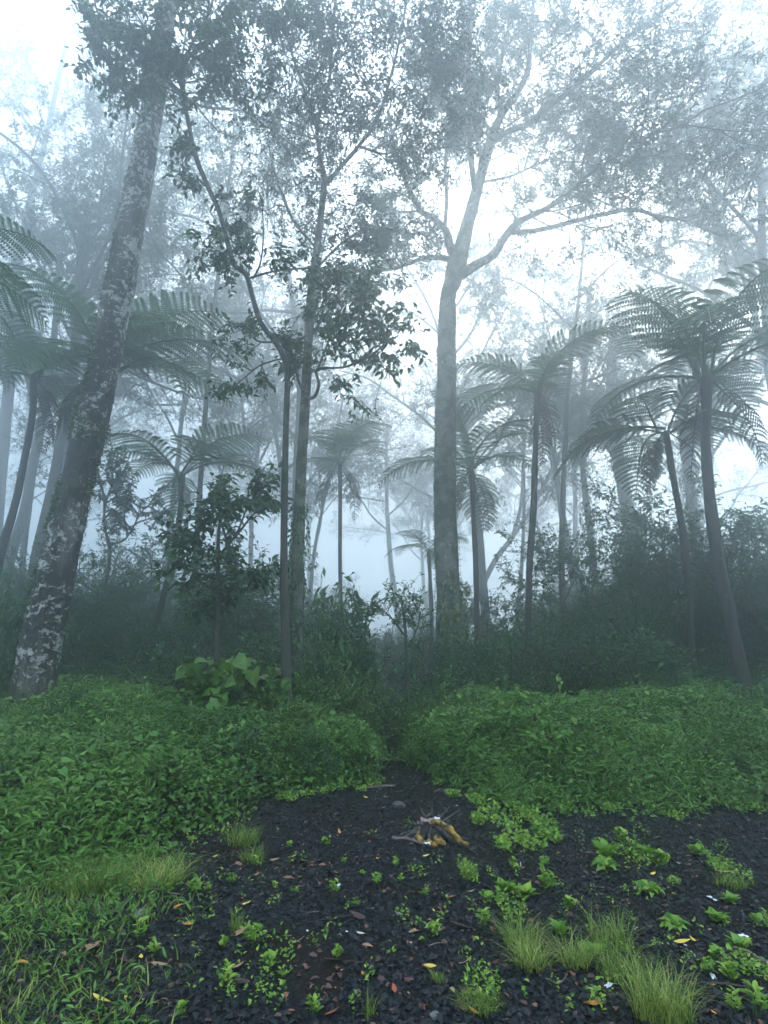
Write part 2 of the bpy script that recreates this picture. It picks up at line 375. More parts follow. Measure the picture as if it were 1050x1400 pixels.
n = 9000; x = -8 + 16 * R.random(n); y = 3.8 + 8.5 * R.random(n); k = (herb_in(x, y) > .1) & (vnoise(x, y, .9, 71) > .62) & (np.abs(x) < .72 * y + .6); x, y = x[k], y[k]; n = len(x)
b = MB(); hd = herb_in(x, y); H = .12 + .16 * smooth01(hd / 1.2) + .34 * smooth01(hd / 3) * vnoise(x, y, .6, 4) + .30 * vnoise(x, y, 1.5, 6) * smooth01(hd / 1.1) + .16 * vnoise(x, y, 4.2, 8) * smooth01(hd / .5)
d = rdir(n); d[:, 2] = -.15 + .3 * d[:, 2]
scatter(b, HEART, np.stack([x, y, ground_z(x, y) + H * (1 - .3 * R.random(n))], -1), d, nrm(np.array([0, -.3, 1.]) + .3 * R.normal(size=(n, 3))), .075 * (.6 + .8 * R.random(n)), .075, 0)
o = link('ground_cover', b.mesh('ground cover', M['herb_light'])); tag(o, 'patches of paler broad-leaved herbs among the ground cover', 'ground cover', kind='stuff')
def blades(b, cx, cy, n, spread, h, w=.006, lean=.5, m=0, z0=None, segs=4, bend=.6, dirbias=None):
    """tapered arching blades rooted round (cx, cy) (scalars or arrays)"""
    a = R.random(n) * 2 * math.pi; r = spread * np.sqrt(R.random(n))
    x = cx + r * np.cos(a); y = cy + r * np.sin(a)
    z = ground_z(x, y) - .005
    az = a + R.normal(size=n) * 1.7
    dx = np.stack([np.cos(az), np.sin(az), np.zeros(n)], -1) * (lean * (.3 + R.random(n)))[:, None]
    if dirbias is not None: dx = dx + np.array(dirbias)
    H = h * (.25 + .85 * R.random(n) ** .8); side = nrm(np.cross(dx + 1e-4, [0, 0, 1.]))
    ts = np.linspace(0, 1, segs); V = []
    for t in ts:
        c = np.stack([x, y, z], -1) + dx * (H * (t * .5 + t * t * bend))[:, None] + np.array([0, 0, 1.]) * (H * (t - .45 * bend * t * t * t))[:, None]
        ww = (w * (1 - t * .95) * (.6 + .8 * R.random(n)))[:, None]
        V += [c - side * ww, c + side * ww]
    V = np.stack(V, 1)
    Fq = np.array([[2 * i, 2 * i + 1, 2 * i + 3, 2 * i + 2] for i in range(segs - 1)])
    off = (np.arange(n) * 2 * segs)[:, None, None]
    b.add(V.reshape(-1, 3), [(Fq[None] + off).reshape(-1, 4)], m, np.repeat(R.random(n), 2 * segs))

b = MB(); n = 9000; x = -9 + 18 * R.random(n); y = 3.8 + 9 * R.random(n); k = (herb_in(x, y) > .0) & (vnoise(x, y, 1.2, 91) > .5) & (np.abs(x) < .72 * y + .6); x, y = x[k], y[k]
blades(b, x, y, len(x), .03, .42, .004, .6, 0)
o = link('grass', b.mesh('grass', M['grass'])); tag(o, 'thin grass blades poking up through the low herbs', 'grass', kind='stuff')
# bottom-left grass and creeping herbs
b = MB(); n = 15000
x = -3.6 + 3.4 * R.random(n); y = 2.6 + 2.6 * R.random(n)
edge = np.interp(y, [2.6, 3.0, 3.5, 4.0, 4.6, 5.2], [-1.15, -1.25, -1.35, -1.45, -1.6, -1.75])
k = (x < edge + .45 * (vnoise(x, y, 2.5, 31) - .5) + .12 * R.normal(size=n)) & (vnoise(x, y, 3.5, 33) + .35 * R.random(n) > .38) & (herb_in(x, y) < .25)
x, y = x[k], y[k]
blades(b, x, y, len(x), .02, .095, .004, 1.1, 0)
n = 9000
x = -3.6 + 3.6 * R.random(n); y = 2.6 + 2.6 * R.random(n)
edge = np.interp(y, [2.6, 3.0, 3.5, 4.0, 4.6, 5.2], [-1.0, -1.15, -1.3, -1.4, -1.6, -1.75])
k = (x < edge + .6 * (vnoise(x, y, 2.5, 31) - .5) + .16 * R.normal(size=n)) & (vnoise(x, y, 2.8, 35) + .3 * R.random(n) > .45)
x, y = x[k], y[k]; n = len(x); d = rdir(n); d[:, 2] = .35 * np.abs(d[:, 2]) + .15
scatter(b, LEAF6, np.stack([x, y, ground_z(x, y) + .02 + .07 * R.random(n)], -1), d, nrm(np.array([0, 0, 1.]) + .4 * R.normal(size=(n, 3))), .055 * (.6 + .8 * R.random(n)), .014, 1)
o = link('grass', b.mesh('grass', [M['grass'], M['herb_light']])); tag(o, 'short grass and creeping herbs along the lower left edge of the clearing', 'grass', kind='stuff')

# ------------------------------------------------------------------ trees
def at_f(arr, f):
    i = np.minimum(f.astype(int), len(arr) - 2); t = f - i
    return arr[i] + (arr[i + 1] - arr[i]) * (t[:, None] if arr.ndim > 1 else t)
class Crown:
    def __init__(s): s.b = MB(); s.tw = []
    def wood(s, pts, r0, r1, sides=4):
        s.b.tube(pts, np.linspace(r0, r1, len(pts)), sides, 1, False, .5)
    def grow(s, p, d, L, r, lvl, kids=4, up=.12, spread=.9, ratio=.55):
        n = 5 if lvl > 0 else 3
        pts = [np.array(p, float)]; d = nrm(d)
        for i in range(n):
            d = nrm(d + np.array([0, 0, up * .35]) + .22 * R.normal(size=3)); pts.append(pts[-1] + d * L / n)
        pts = np.array(pts)
        s.wood(pts, r, max(r * .35, .004), 5 if lvl > 1 else 3)
        if lvl == 0: s.tw.append((pts[0], pts[1], pts[2], pts[-1])); return
        for k in range(kids):
            t = .2 + .8 * (k + R.random()) / kids; f = t * n; i = min(int(f), n - 1)
            q = pts[i] + (pts[i + 1] - pts[i]) * (f - i); tg = nrm(pts[i + 1] - pts[i])
            sd = nrm(np.cross(tg, rdir(1)[0])); nd = nrm(tg * (1.0 - .4 * spread) + sd * spread * (.6 + .5 * R.random()) + np.array([0, 0, up]))
            s.grow(q, nd, L * ratio * (.7 + .6 * R.random()), max(r * .5, .005), lvl - 1, kids, up, spread, ratio)
        s.tw.append((pts[-3], pts[-2], pts[-2], pts[-1]))
    def leaves(s, per, ln, wd, tpl=LEAF2, droop=.3, m=0, jit=.05):
        T = np.array(s.tw)                       # (n,4,3)
        if not len(T): return
        n = len(T) * per; i = np.repeat(np.arange(len(T)), per)
        t = np.tile(np.linspace(.1, 1, per), len(T)) + .06 * R.normal(size=n); t = np.clip(t, 0, 1)
        a, c = T[i, 0], T[i, 3]; mid = T[i, 1]
        pos = a * ((1 - t) ** 2)[:, None] + mid * (2 * t * (1 - t))[:, None] + c * (t ** 2)[:, None] + jit * R.normal(size=(n, 3)) * .5
        tg = nrm(c - a); sd = nrm(np.cross(tg, [0, 0, 1.]) + .3 * R.normal(size=(n, 3))); sgn = np.where(np.arange(n) % 2 == 0, 1, -1)[:, None]
        d = nrm(tg * .55 + sd * sgn + np.array([0, 0, -droop]) + .3 * R.normal(size=(n, 3)))
        U = nrm(np.array([0, 0, 1.]) + .45 * R.normal(size=(n, 3)))
        rn = np.clip(np.repeat(R.random(len(T)), per) * .5 + .5 * R.random(n), 0, 1)
        L = KS * ln * (.65 + .6 * R.random(n))
        scatter(s.b, tpl, pos, d, U, L, wd * L, m, rn)
def along(pts, t):
    f = t * (len(pts) - 1); i = min(int(f), len(pts) - 2)
    return pts[i] + (pts[i + 1] - pts[i]) * (f - i), nrm(pts[i + 1] - pts[i])
def traced(rows, Y=None):
    """rows (px, py, width px[, Y]) -> world points, radii"""
    pts, rad = [], []
    for r in rows:
        yy = (r[3] if len(r) > 3 else Y) * KS
        pts.append(P(r[0], r[1], yy)); rad.append(PW(r[2], r[0], r[1], yy) / 2 * WS)
    return np.array(pts), np.array(rad)
def limb_mesh(name, rows, Y, sides, n, mt, origin, rough=.05, root=False, seed=0):
    p, r = traced(rows, Y)
    if root:
        p0 = p[0].copy(); zg = gz(p0[0], p0[1]) - .15
        if p0[2] > zg + .1:
            s = (p[0] - p[1]); s = s / max(abs(s[2]), .2); q = p[0] + s * (p[0][2] - zg) * .6; q[2] = zg
            p = np.vstack([q, p]); r = np.concatenate([[r[0] * 1.15], r])
    pts, rad = resample(p, n, r)
    ln = np.concatenate([[0], np.cumsum(np.linalg.norm(np.diff(pts, axis=0), axis=1))])
    def disp(pp, a):
        o = np.ones((len(pp), len(a)))
        for i in range(len(pp)):
            for j, an in enumerate(a):
                q = Vector((math.cos(an) * 1.3 + seed, math.sin(an) * 1.3, ln[i] * 1.1)); q2 = Vector((math.cos(an) * 5, math.sin(an) * 5 + seed, ln[i] * 3.5))
                o[i, j] += rough * 2.2 * mn.noise(q) + rough * 1.2 * mn.noise(q2) + (rough * .9 * mn.noise(Vector((math.cos(an) * 11, math.sin(an) * 11 + seed, ln[i] * 9))) if sides > 30 else 0)
        return o
    V, Fs = tube(pts, rad, sides, True, disp if rough else None)
    b = MB(); b.add(V, Fs, 0, .5)
    return b.mesh(name, mt, origin, True), pts, rad

NT = [0]
WS = 1.0
KS = 1.0      # size and distance factor of the plants built next
def tree(name, label, cat, trunk, Y, mt, sides, rings, limbs=(), rough=.05, group=None):
    """trunk and limbs traced from the photo; returns root, dict of world polylines"""
    p0 = P(trunk[0][0], trunk[0][1], (trunk[0][3] if len(trunk[0]) > 3 else Y) * KS)
    org = np.array([p0[0], p0[1], gz(p0[0], p0[1])])
    root = empty(name, org, label, cat, group); NT[0] += 1
    me, pts, rad = limb_mesh('trunk', trunk, Y, sides, rings, mt, org, rough, True, NT[0])
    link('trunk', me, root)
    out = []
    for l in limbs:
        me, lp, lr = limb_mesh('branch', l, Y, 8, max(10, len(l) * 5), mt, org, .05, False, len(out) + 3)
        link('branch', me, root); out.append((lp, lr))
    return root, org, pts, rad, out
def bough_leaves(cr, pts, rad, t0, t1, n, L, lvl=2, kids=4, up=.1, ratio=.5, r=.02, spread=.9):
    for k in range(n):
        t = t0 + (t1 - t0) * (k + R.random()) / n; q, tg = along(pts, min(t, 1))
        sd = nrm(np.cross(tg, rdir(1)[0])); sd[2] *= .6
        cr.grow(q, nrm(tg * .6 + sd + np.array([0, 0, up])), KS * L * (.65 + .6 * R.random()), KS * r, lvl, kids, up, spread, ratio)

KS = 1.12; WS = .84
# --- A: the big leaning trunk on the left
TA = [(30, 1012, 104), (38, 975, 78), (49, 930, 65), (63, 850, 58), (81, 760, 54), (101, 680, 50), (118, 610, 48), (136, 530, 45), (152, 450, 44), (168, 370, 44), (182, 290, 41), (197, 210, 38), (210, 140, 34), (221, 70, 30), (229, 0, 27), (238, -120, 22), (250, -330, 15)]
root, orgA, pA, rA, _ = tree('leaning_tree', 'thick leaning trunk crusted with pale lichen and dark moss at the left', 'tree', TA, 8.3, M['bark_big'], 72, 230, (), .055)
# moss cushions on the bark
b = MB(); tA, xA, yA = frames(pA); n = 20000; i = 2 + R.random(n) * (len(pA) - 62); an = R.random(n) * 2 * math.pi
zz = at_f(pA, i)[:, 2]; side = np.cos(an - 2.6)
k = (np.array([mn.noise(Vector((math.cos(a) * 1.2, math.sin(a) * 1.2, z * 1.0))) for a, z in zip(an, zz)]) + .35 * side + .9 * np.exp(-((zz - 5.15) / .22) ** 2) + .25 * np.exp(-((zz - 4.2) / .8) ** 2) > .28)
i, an = i[k], an[k]; n = len(i)
rd = np.cos(an)[:, None] * at_f(xA, i) + np.sin(an)[:, None] * at_f(yA, i); cA = at_f(pA, i)
bul = 1.0 + .12 * np.exp(-((cA[:, 2] - 5.15) / .18) ** 2)
pos = cA + rd * (at_f(rA, i) * bul)[:, None] + .01 * R.normal(size=(n, 3))
scatter(b, LEAF2, pos, nrm(rd * .8 + np.array([0, 0, -.5]) + .5 * R.normal(size=(n, 3))), rdir(n), .065 * (.5 + R.random(n)), .022)
o = link('moss', b.mesh('moss', M['moss'], orgA), root); o['kind'] = 'stuff'
cr = Crown()
for k in range(7):
    q, tg = along(pA, .80 + .03 * k); cr.grow(q, nrm(rdir(1)[0] * [1, 1, .3] + [0, 0, .5]), 2.6, .05, 2, 5, .15)
cr.leaves(7, .12, .45); o = link('crown', cr.b.mesh('crown', [M['canopy'], M['twig']], orgA), root)

KS = 1.04; WS = .95
# --- B: slender pair of trunks
TB1 = [(392, 950, 15, 8.9), (390, 870, 13, 8.9), (388, 780, 11, 8.9), (389, 680, 10, 8.8), (391, 580, 8.5, 8.7), (393, 525, 8, 8.6), (391, 500, 8, 8.5), (384, 480, 7.5, 8.4), (372, 462, 7.5, 8.3), (356, 440, 7.5, 8.1), (345, 405, 7, 7.9), (339, 382, 7, 7.8), (331, 370, 7, 7.75), (320, 362, 7, 7.7), (312, 335, 7, 7.6), (300, 290, 7, 7.5), (282, 250, 6.5, 7.4), (268, 215, 6.5, 7.3), (258, 170, 6, 7.2), (251, 128, 6, 7.1), (252, 98, 5, 7.0), (262, 60, 4, 7.0), (285, 20, 3.5, 7.0), (300, -40, 3, 7.0)]
LB1 = [[(251, 128, 4.5, 7.1), (232, 112, 4, 7.0), (204, 82, 3.5, 6.8), (170, 40, 3, 6.6), (130, 10, 2, 6.5)],
       [(251, 128, 3.5, 7.1), (230, 80, 3, 7.3), (200, 40, 2.5, 7.4), (160, -20, 2, 7.5)],
       [(256, 150, 3.5, 7.1), (290, 110, 3, 7.1), (320, 60, 2.5, 7.0), (345, 10, 2, 7.0)],
       [(342, 380, 3.5, 7.8), (370, 372, 3, 7.8), (400, 368, 2.5, 7.9), (430, 366, 2, 8.0)],
       [(345, 382, 3, 7.8), (356, 360, 2.5, 7.7), (360, 320, 2, 7.7), (358, 270, 1.6, 7.6)],
       [(378, 468, 3, 8.3), (350, 465, 2.5, 8.2), (330, 440, 2, 8.2)],
       [(385, 490, 3, 8.4), (355, 500, 2.5, 8.4), (330, 520, 2, 8.3), (312, 532, 1.5, 8.3)],
       [(306, 310, 2.6, 7.5), (290, 330, 2, 7.4), (278, 345, 1.5, 7.3)]]
root, org, pB, rB, L = tree('slender_tree', 'slimmer twin trunk whose dark crooked stem bends away to the upper left', 'tree', TB1, 9, M['bark'], 14, 110, LB1, .06)
cr = Crown()
for q, (n_, ll, lv) in zip(L, [(10, 1.0, 2), (10, 1.0, 2), (9, .9, 2), (5, .5, 1), (6, .5, 1), (7, .45, 1), (8, .35, 1), (4, .3, 1)]):
    bough_leaves(cr, q[0], q[1], .2, 1, n_, ll, lv, 4, .02, .5, .01)
bough_leaves(cr, pB, rB, .80, 1, 12, .8, 2, 4, .05, .5, .012)
bough_leaves(cr, pB, rB, .5, .8, 18, .4, 1, 4, .02, .5, .006)
cr.leaves(8, .105, .42, LEAF6, .45); link('crown', cr.b.mesh('crown', [M['near'], M['twig']], org), root)

TB2 = [(403, 960, 22, 9.3), (404, 890, 20, 9.3), (406, 800, 17, 9.3), (409, 700, 16, 9.3), (414, 600, 14, 9.3), (419, 520, 14, 9.4), (423, 440, 13, 9.5), (429, 370, 12, 9.7), (437, 310, 10, 9.6), (443, 250, 8, 9.4), (438, 215, 6.5, 9.2), (434, 170, 6, 9.0), (450, 110, 5, 8.8), (455, 40, 4.5, 8.6), (465, -60, 4, 8.5)]
LB2 = [[(443, 255, 7, 9.4), (460, 235, 6.5, 9.3), (490, 200, 5.5, 9.1), (515, 165, 5, 8.9), (530, 120, 4, 8.7), (545, 60, 3.5, 8.5), (560, -20, 3, 8.4)],
       [(419, 545, 5, 9.3), (430, 542, 5, 9.0), (436, 525, 4.5, 8.8), (434, 505, 4, 8.7), (470, 502, 3.5, 8.5), (500, 490, 3.2, 8.4), (525, 472, 2.8, 8.3), (545, 458, 2, 8.2)],
       [(434, 505, 3.2, 8.7), (448, 470, 2.8, 8.6), (462, 435, 2.4, 8.5), (475, 400, 2, 8.4), (490, 375, 1.6, 8.4)],
       [(419, 545, 4, 9.3), (408, 520, 3.5, 9.2), (400, 490, 3, 9.1), (396, 470, 2.4, 9.0)],
       [(425, 460, 5, 9.6), (445, 430, 4, 9.9), (475, 395, 3.5, 10.4)],
       [(433, 340, 4, 9.8), (400, 300, 3.5, 10), (380, 250, 3, 10.2), (365, 190, 2.5, 10.4)],
       [(430, 370, 3.5, 9.7), (470, 330, 3, 10), (510, 310, 2.5, 10.3)],
       [(434, 170, 4, 9.0), (415, 120, 3.5, 8.9), (395, 60, 3, 8.8), (385, 0, 2.5, 8.7)],
       [(490, 200, 4, 9.1), (530, 210, 3, 9.1), (570, 190, 2.5, 9.1)],
       [(545, 60, 3, 8.5), (575, 40, 2.5, 8.5), (605, 60, 2, 8.5)]]
root, org, pC, rC, L = tree('slender_tree', 'thicker twin trunk rising straight into a dense dark crown', 'tree', TB2, 9.3, M['bark_mid'], 16, 110, LB2, .06)
cr = Crown(); crn = Crown()
for i, (q, pr) in enumerate(zip(L, [(14, 1.6, 2), None, None, None, (5, .7, 1), (12, 1.3, 2), (8, 1.0, 2), (14, 1.4, 2), (9, 1.2, 2), (9, 1.1, 2)])):
    if pr: bough_leaves(cr, q[0], q[1], .15, 1, pr[0], pr[1], pr[2], 5, .05, .5, .012)
bough_leaves(cr, pC, rC, .72, 1, 26, 1.5, 2, 5, .05, .5, .015)
bough_leaves(cr, pC, rC, .42, .72, 26, .6, 1, 5, .02, .5, .008)
cr.leaves(6, .095, .42, LEAF2, .45); link('crown', cr.b.mesh('crown', [M['canopy'], M['twig']], org), root)
for i, nn_, ll in ((1, 20, .62), (2, 16, .6), (3, 7, .35)):
    bough_leaves(crn, L[i][0], L[i][1], .35, 1, nn_, ll, 1, 5, .0, .55, .006)
crn.leaves(9, .13, .42, LEAF6, .5); o = link('foliage', crn.b.mesh('foliage', [M['near'], M['twig']], org), root); o['label'] = 'low branch with brighter glossy leaves'

KS = 1.28
# --- D: the tall central tree
TD = [(620, 990, 50, 11), (617, 930, 42, 11), (615, 850, 38, 11), (611, 760, 34, 11), (609, 680, 32, 11), (609, 600, 30, 11), (610, 520, 28, 11), (611, 450, 25, 11), (613, 405, 22, 11), (620, 382, 26, 11), (626, 355, 28, 11)]
LD = [[(626, 360, 26, 11), (638, 310, 19, 11), (648, 275, 17, 11), (660, 230, 15, 11), (672, 190, 14, 11.1), (684, 160, 11, 11.2), (705, 130, 9, 11.3), (722, 95, 8, 11.5), (727, 30, 6, 11.8), (735, -60, 5, 12)],
      [(626, 362, 16, 11), (616, 340, 13, 10.9), (609, 315, 11, 10.8), (590, 297, 9, 10.6), (572, 285, 8, 10.5), (553, 245, 6, 10.3), (540, 200, 5, 10.2), (530, 150, 4, 10)],
      [(608, 312, 6, 10.8), (611, 270, 6, 11), (609, 230, 5, 11.2), (612, 190, 4.5, 11.4), (622, 120, 4, 11.5)],
      [(622, 356, 9, 11), (600, 352, 8, 10.8), (580, 353, 7, 10.6), (560, 360, 6, 10.4), (535, 368, 5, 10.1), (500, 372, 4, 9.8)],
      [(630, 376, 16, 11), (652, 362, 13, 10.9), (675, 348, 12, 10.8), (692, 322, 11, 10.7), (712, 302, 10, 10.6), (738, 290, 8, 10.4), (762, 275, 7, 10.2), (797, 245, 6, 10), (830, 222, 5, 9.7), (880, 190, 4, 9.4), (925, 175, 3, 9.2), (980, 172, 2.5, 9.2)],
      [(700, 318, 7, 10.7), (740, 314, 7, 11), (775, 305, 6.5, 11.2), (830, 292, 6, 11.5), (870, 287, 6, 11.8), (915, 300, 5, 12), (960, 290, 4, 12), (1000, 262, 3.5, 12), (1040, 240, 3, 12)],
      [(672, 195, 10, 11.1), (695, 180, 9, 11), (725, 168, 9, 10.9), (760, 138, 8, 10.7), (785, 120, 7.5, 10.6), (830, 78, 6, 10.4), (865, 45, 5.5, 10.2), (925, 0, 4, 10), (980, -60, 3, 10)],
      [(650, 268, 9, 11), (646, 235, 8, 10.6), (641, 190, 8, 10.3), (642, 150, 7, 10.1), (641, 90, 6.5, 9.9), (643, 30, 6, 9.8), (645, -50, 5, 9.8)],
      [(725, 168, 5, 10.9), (760, 132, 5, 11.3), (810, 132, 4.5, 11.8), (850, 142, 4.5, 12), (900, 138, 4, 12.2), (980, 120, 3, 12.4)],
      [(676, 182, 6, 11.1), (655, 160, 5, 11.6), (640, 130, 4.5, 12), (620, 60, 4, 12.3)],
      [(684, 160, 7, 11.2), (680, 110, 6, 11.7), (692, 55, 5, 12), (705, -20, 4, 12.2)],
      [(830, 78, 4, 10.4), (800, 40, 4, 10.6), (770, 30, 4, 10.9), (790, -20, 3, 11)],
      [(655, 250, 4, 11), (700, 240, 3.5, 11.4), (740, 222, 3, 11.8), (790, 200, 2.5, 12.2)]]
root, orgD, pD, rD, L = tree('tall_tree', 'tall straight central tree with mossy trunk forking into a wide pale crown', 'tree', TD, 11, M['bark_mid'], 40, 130, LD, .05)
cr = Crown()
for q, pr in zip(L, [(15, 2.0), (13, 1.5), (9, 1.3), (9, 1.2), (22, 2.0), (22, 2.0), (24, 2.2), (12, 1.4), (18, 2.0), (12, 1.6), (13, 1.8), (13, 1.8), (12, 1.6)]):
    bough_leaves(cr, q[0], q[1], .3, 1, pr[0], pr[1], 2, 5, .12, .5, .018)
cr.leaves(10, .10, .38, LEAF2, .3); link('crown', cr.b.mesh('crown', [M['canopy'], M['twig']], orgD), root)
b = MB(); n = 5000; tD, xD, yD = frames(pD); i = 8 + R.random(n) * 77; an = R.random(n) * 2 * math.pi
k = vnoise(an * 2, at_f(pD, i)[:, 2], 1.1, 51) + .15 * R.random(n) > .55; i, an = i[k], an[k]; n = len(i)
rd = np.cos(an)[:, None] * at_f(xD, i) + np.sin(an)[:, None] * at_f(yD, i)
scatter(b, LEAF2, at_f(pD, i) + rd * (at_f(rD, i) * 1.02)[:, None], nrm(rd + np.array([0, 0, -.5]) + .5 * R.normal(size=(n, 3))), rdir(n), .05 * (.5 + R.random(n)), .018)
o = link('moss', b.mesh('moss', M['moss'], orgD), root); o['kind'] = 'stuff'

# ------------------------------------------------------------------ tree ferns
KS = 1.3; WS = .85
def frond_mesh(name, e0, e1, np_=19, npin=16, mt=None, wide=.30, sparse=0., seed=0, droop=.5):
    b = MB(); n = 26; t = np.linspace(0, 1, n)
    ang = (e0 + (e1 - e0) * t ** 1.25) * D2R
    pts = np.zeros((n, 3)); 
    for i in range(1, n): pts[i] = pts[i - 1] + np.array([math.cos(ang[i]), 0, math.sin(ang[i])]) / (n - 1)
    pts[:, 1] = .05 * np.sin(t * 3 + seed)
    b.tube(pts, np.linspace(.011, .0022, n), 5, 1)
    pos, dr, up, ln, wd = [], [], [], [], []
    for k in range(np_):
        tt = .16 + .83 * (k / np_) ** .95; q, tg = along(pts, tt)
        shape = (math.sin(math.pi * min(1, (tt - .05) / .95) ** .8) ** .75) * (1 - .25 * tt) + .05
        pl = wide * shape * (.92 + .16 * R.random())
        nn_ = np.cross(tg, [0, 1, 0]); nn_ = -nn_ if nn_[2] < 0 else nn_
        for sg in (-1, 1):
            if R.random() < sparse: continue
            d0 = nrm(np.array([0, sg, 0]) + .38 * tg + .12 * nn_ + .04 * R.normal(size=3))
            m_ = 7; pp = [q.copy()]; d = d0.copy(); dd = [d]
            for s_ in range(m_):
                d = nrm(d + np.array([0, 0, -droop * 1.2 / m_ * (s_ + 1) / m_ * 2]) + tg * .03); pp.append(pp[-1] + d * pl / m_); dd.append(d)
            pp = np.array(pp); dd = np.array(dd)
            b.tube(pp, np.linspace(.0028, .0010, len(pp)), 3, 1, False)
            for s_ in range(npin):
                u = (s_ + .6) / npin; f = u * m_; ii_ = min(int(f), m_ - 1); c = pp[ii_] + (pp[ii_ + 1] - pp[ii_]) * (f - ii_); dv = dd[ii_]
                sdv = nrm(np.cross(dv, nn_))
                L_ = pl * .085 * (1 - .75 * u ** 2) + .005
                for s2 in (-1, 1):
                    pos.append(c); dr.append(nrm(sdv * s2 + dv * .35 + np.array([0, 0, -.25]))); up.append(nn_); ln.append(L_); wd.append(pl / npin * .85)
    k = len(pos)
    # each pinnule: tapered strip
    T = (np.array([[-.5, 0, 0], [.5, 0, 0], [.32, .7, .02], [-.32, .7, .02], [0, 1, -.05]]), [np.array([[0, 1, 2, 3]]), np.array([[3, 2, 4]])])
    scatter(b, T, np.array(pos), np.array(dr), np.array(up), np.array(ln), np.array(wd), 0, np.clip(.35 + .3 * R.random(k) + .25 * R.random(), 0, 1))
    return b.mesh(name, [mt or M['fern'], M['bark_fern'] if mt else M['stem']])
FR = {'up': [frond_mesh('upright frond', 78, 20, seed=1, droop=.3), frond_mesh('upright frond', 70, -10, seed=2, droop=.4)],
      'mid': [frond_mesh('arching frond', 58, -32, seed=s, droop=.45) for s in (3, 4)],
      'flat': [frond_mesh('spreading frond', 38, -48, seed=s, droop=.5) for s in (5, 6)],
      'down': [frond_mesh('drooping frond', 12, -72, seed=s, droop=.5) for s in (7, 8)],
      'dead': [frond_mesh('hanging dead frond', -40, -88, 20, 8, M['dead'], .20, .25, 9, .8)]}
def tree_fern(label, trunk, Y, L, nf, seed=0, kinds=None, dead=3, extra=(), a0=None, gap=None):
    rs = random.Random(seed); L = L * KS
    p0 = P(trunk[0][0], trunk[0][1], (trunk[0][3] if len(trunk[0]) > 3 else Y) * KS); org = np.array([p0[0], p0[1], gz(p0[0], p0[1])])
    root = empty('tree_fern', org, label, 'tree fern', 'tree ferns in the misty forest')
    me, pts, rad = limb_mesh('trunk', trunk, Y, 14, 70, M['bark_fern'], org, .10, True, seed)
    link('trunk', me, root)
    top = pts[-1] - org; tr = rad[-1]
    def put(kind, az, s, tilt=0, roll=0):
        me = rs.choice(FR[kind]); o = link('dead_frond' if kind == 'dead' else 'frond', me, root)
        o.location = top + np.array([math.cos(az) * tr * .6, math.sin(az) * tr * .6, -.02]); o.scale = (s, s, s); o.rotation_euler = (roll, tilt, az)
    kinds = kinds or ['mid', 'flat', 'mid', 'down', 'flat', 'mid', 'up']
    az0 = rs.random() * 6.28 if a0 is None else a0; nf = round(nf * .6)
    for i in range(nf):
        put(kinds[i % len(kinds)], az0 + 2 * math.pi * i / nf + rs.uniform(-.2, .2), L * rs.uniform(.85, 1.1), rs.uniform(-.12, .12), rs.uniform(-.25, .25))
    for i in range(dead): put('dead', rs.random() * 6.28, L * rs.uniform(.5, .75))
    for (kd, az, s) in extra: put(kd, az * D2R, L * s)
    return root
tree_fern('slim tree fern standing in the mist right of the twin trunks', [(467, 930, 8), (466, 850, 7), (465, 760, 6.5), (465, 690, 6), (465, 632, 7)], 14.5, 2.2, 12, 1, dead=3, extra=[('up', 95, .7)])
tree_fern('tree fern partly hidden by the tall central trunk', [(652, 920, 10), (652, 850, 9), (650, 760, 8.5), (647, 700, 8), (645, 640, 9)], 12.8, 2.3, 13, 2, kinds=['mid', 'flat', 'down', 'mid', 'flat', 'up', 'down'], dead=3)
tree_fern('tree fern with slim dark lichened trunk just right of the central tree', [(726, 930, 12), (723, 860, 10), (724, 780, 10), (729, 700, 10), (732, 620, 9), (735, 535, 10)], 11, 2.15, 14, 3, dead=2, extra=[('up', 80, .9), ('up', 150, .8)])
tree_fern('tallest tree fern at the right with thick mossy leaning trunk', [(1028, 990, 32), (1015, 930, 25), (1000, 860, 20), (985, 780, 19), (973, 700, 17), (966, 620, 15), (966, 560, 14), (967, 515, 18)], 9.3, 2.75, 15, 4, kinds=['mid', 'flat', 'up', 'mid', 'flat', 'mid', 'flat'], dead=2, extra=[('up', 60, 1.1), ('up', 100, 1.15), ('up', 130, .9)])
tree_fern('tree fern with drooping dark crown beside the tallest one', [(952, 960, 14), (945, 880, 12), (941, 800, 11), (932, 720, 11), (920, 650, 10), (910, 590, 11)], 11, 2.4, 13, 5, kinds=['flat', 'down', 'mid', 'down', 'flat', 'down'], dead=4)
tree_fern('tree fern on a slanting trunk behind the small glossy tree', [(190, 945, 12), (203, 890, 11), (222, 820, 10), (236, 760, 9), (246, 700, 8), (250, 648, 9)], 12.5, 2.25, 13, 6, kinds=['flat', 'mid', 'flat', 'mid', 'down'], dead=2)
tree_fern('tree fern whose crown spreads behind the big leaning trunk', [(50, 980, 20), (72, 860, 17), (96, 740, 15), (120, 620, 14), (150, 505, 16)], 10, 2.7, 15, 7, kinds=['mid', 'flat', 'up', 'mid', 'down', 'flat'], dead=2, extra=[('down', -30, 1.0), ('flat', -10, 1.1), ('up', 60, 1.0)])
tree_fern('tree fern with thin curved trunk at the left edge', [(-30, 960, 16), (-20, 860, 14), (0, 760, 13), (18, 700, 12), (33, 630, 11), (44, 570, 10), (46, 515, 11)], 9.6, 2.4, 14, 8, kinds=['flat', 'mid', 'down', 'mid', 'flat', 'down'], dead=3)
tree_fern('small pale tree fern low behind the central tree', [(590, 900, 8), (590, 840, 7), (588, 790, 6), (586, 752, 7)], 15.5, 1.5, 11, 9, kinds=['flat', 'mid', 'down'], dead=1)
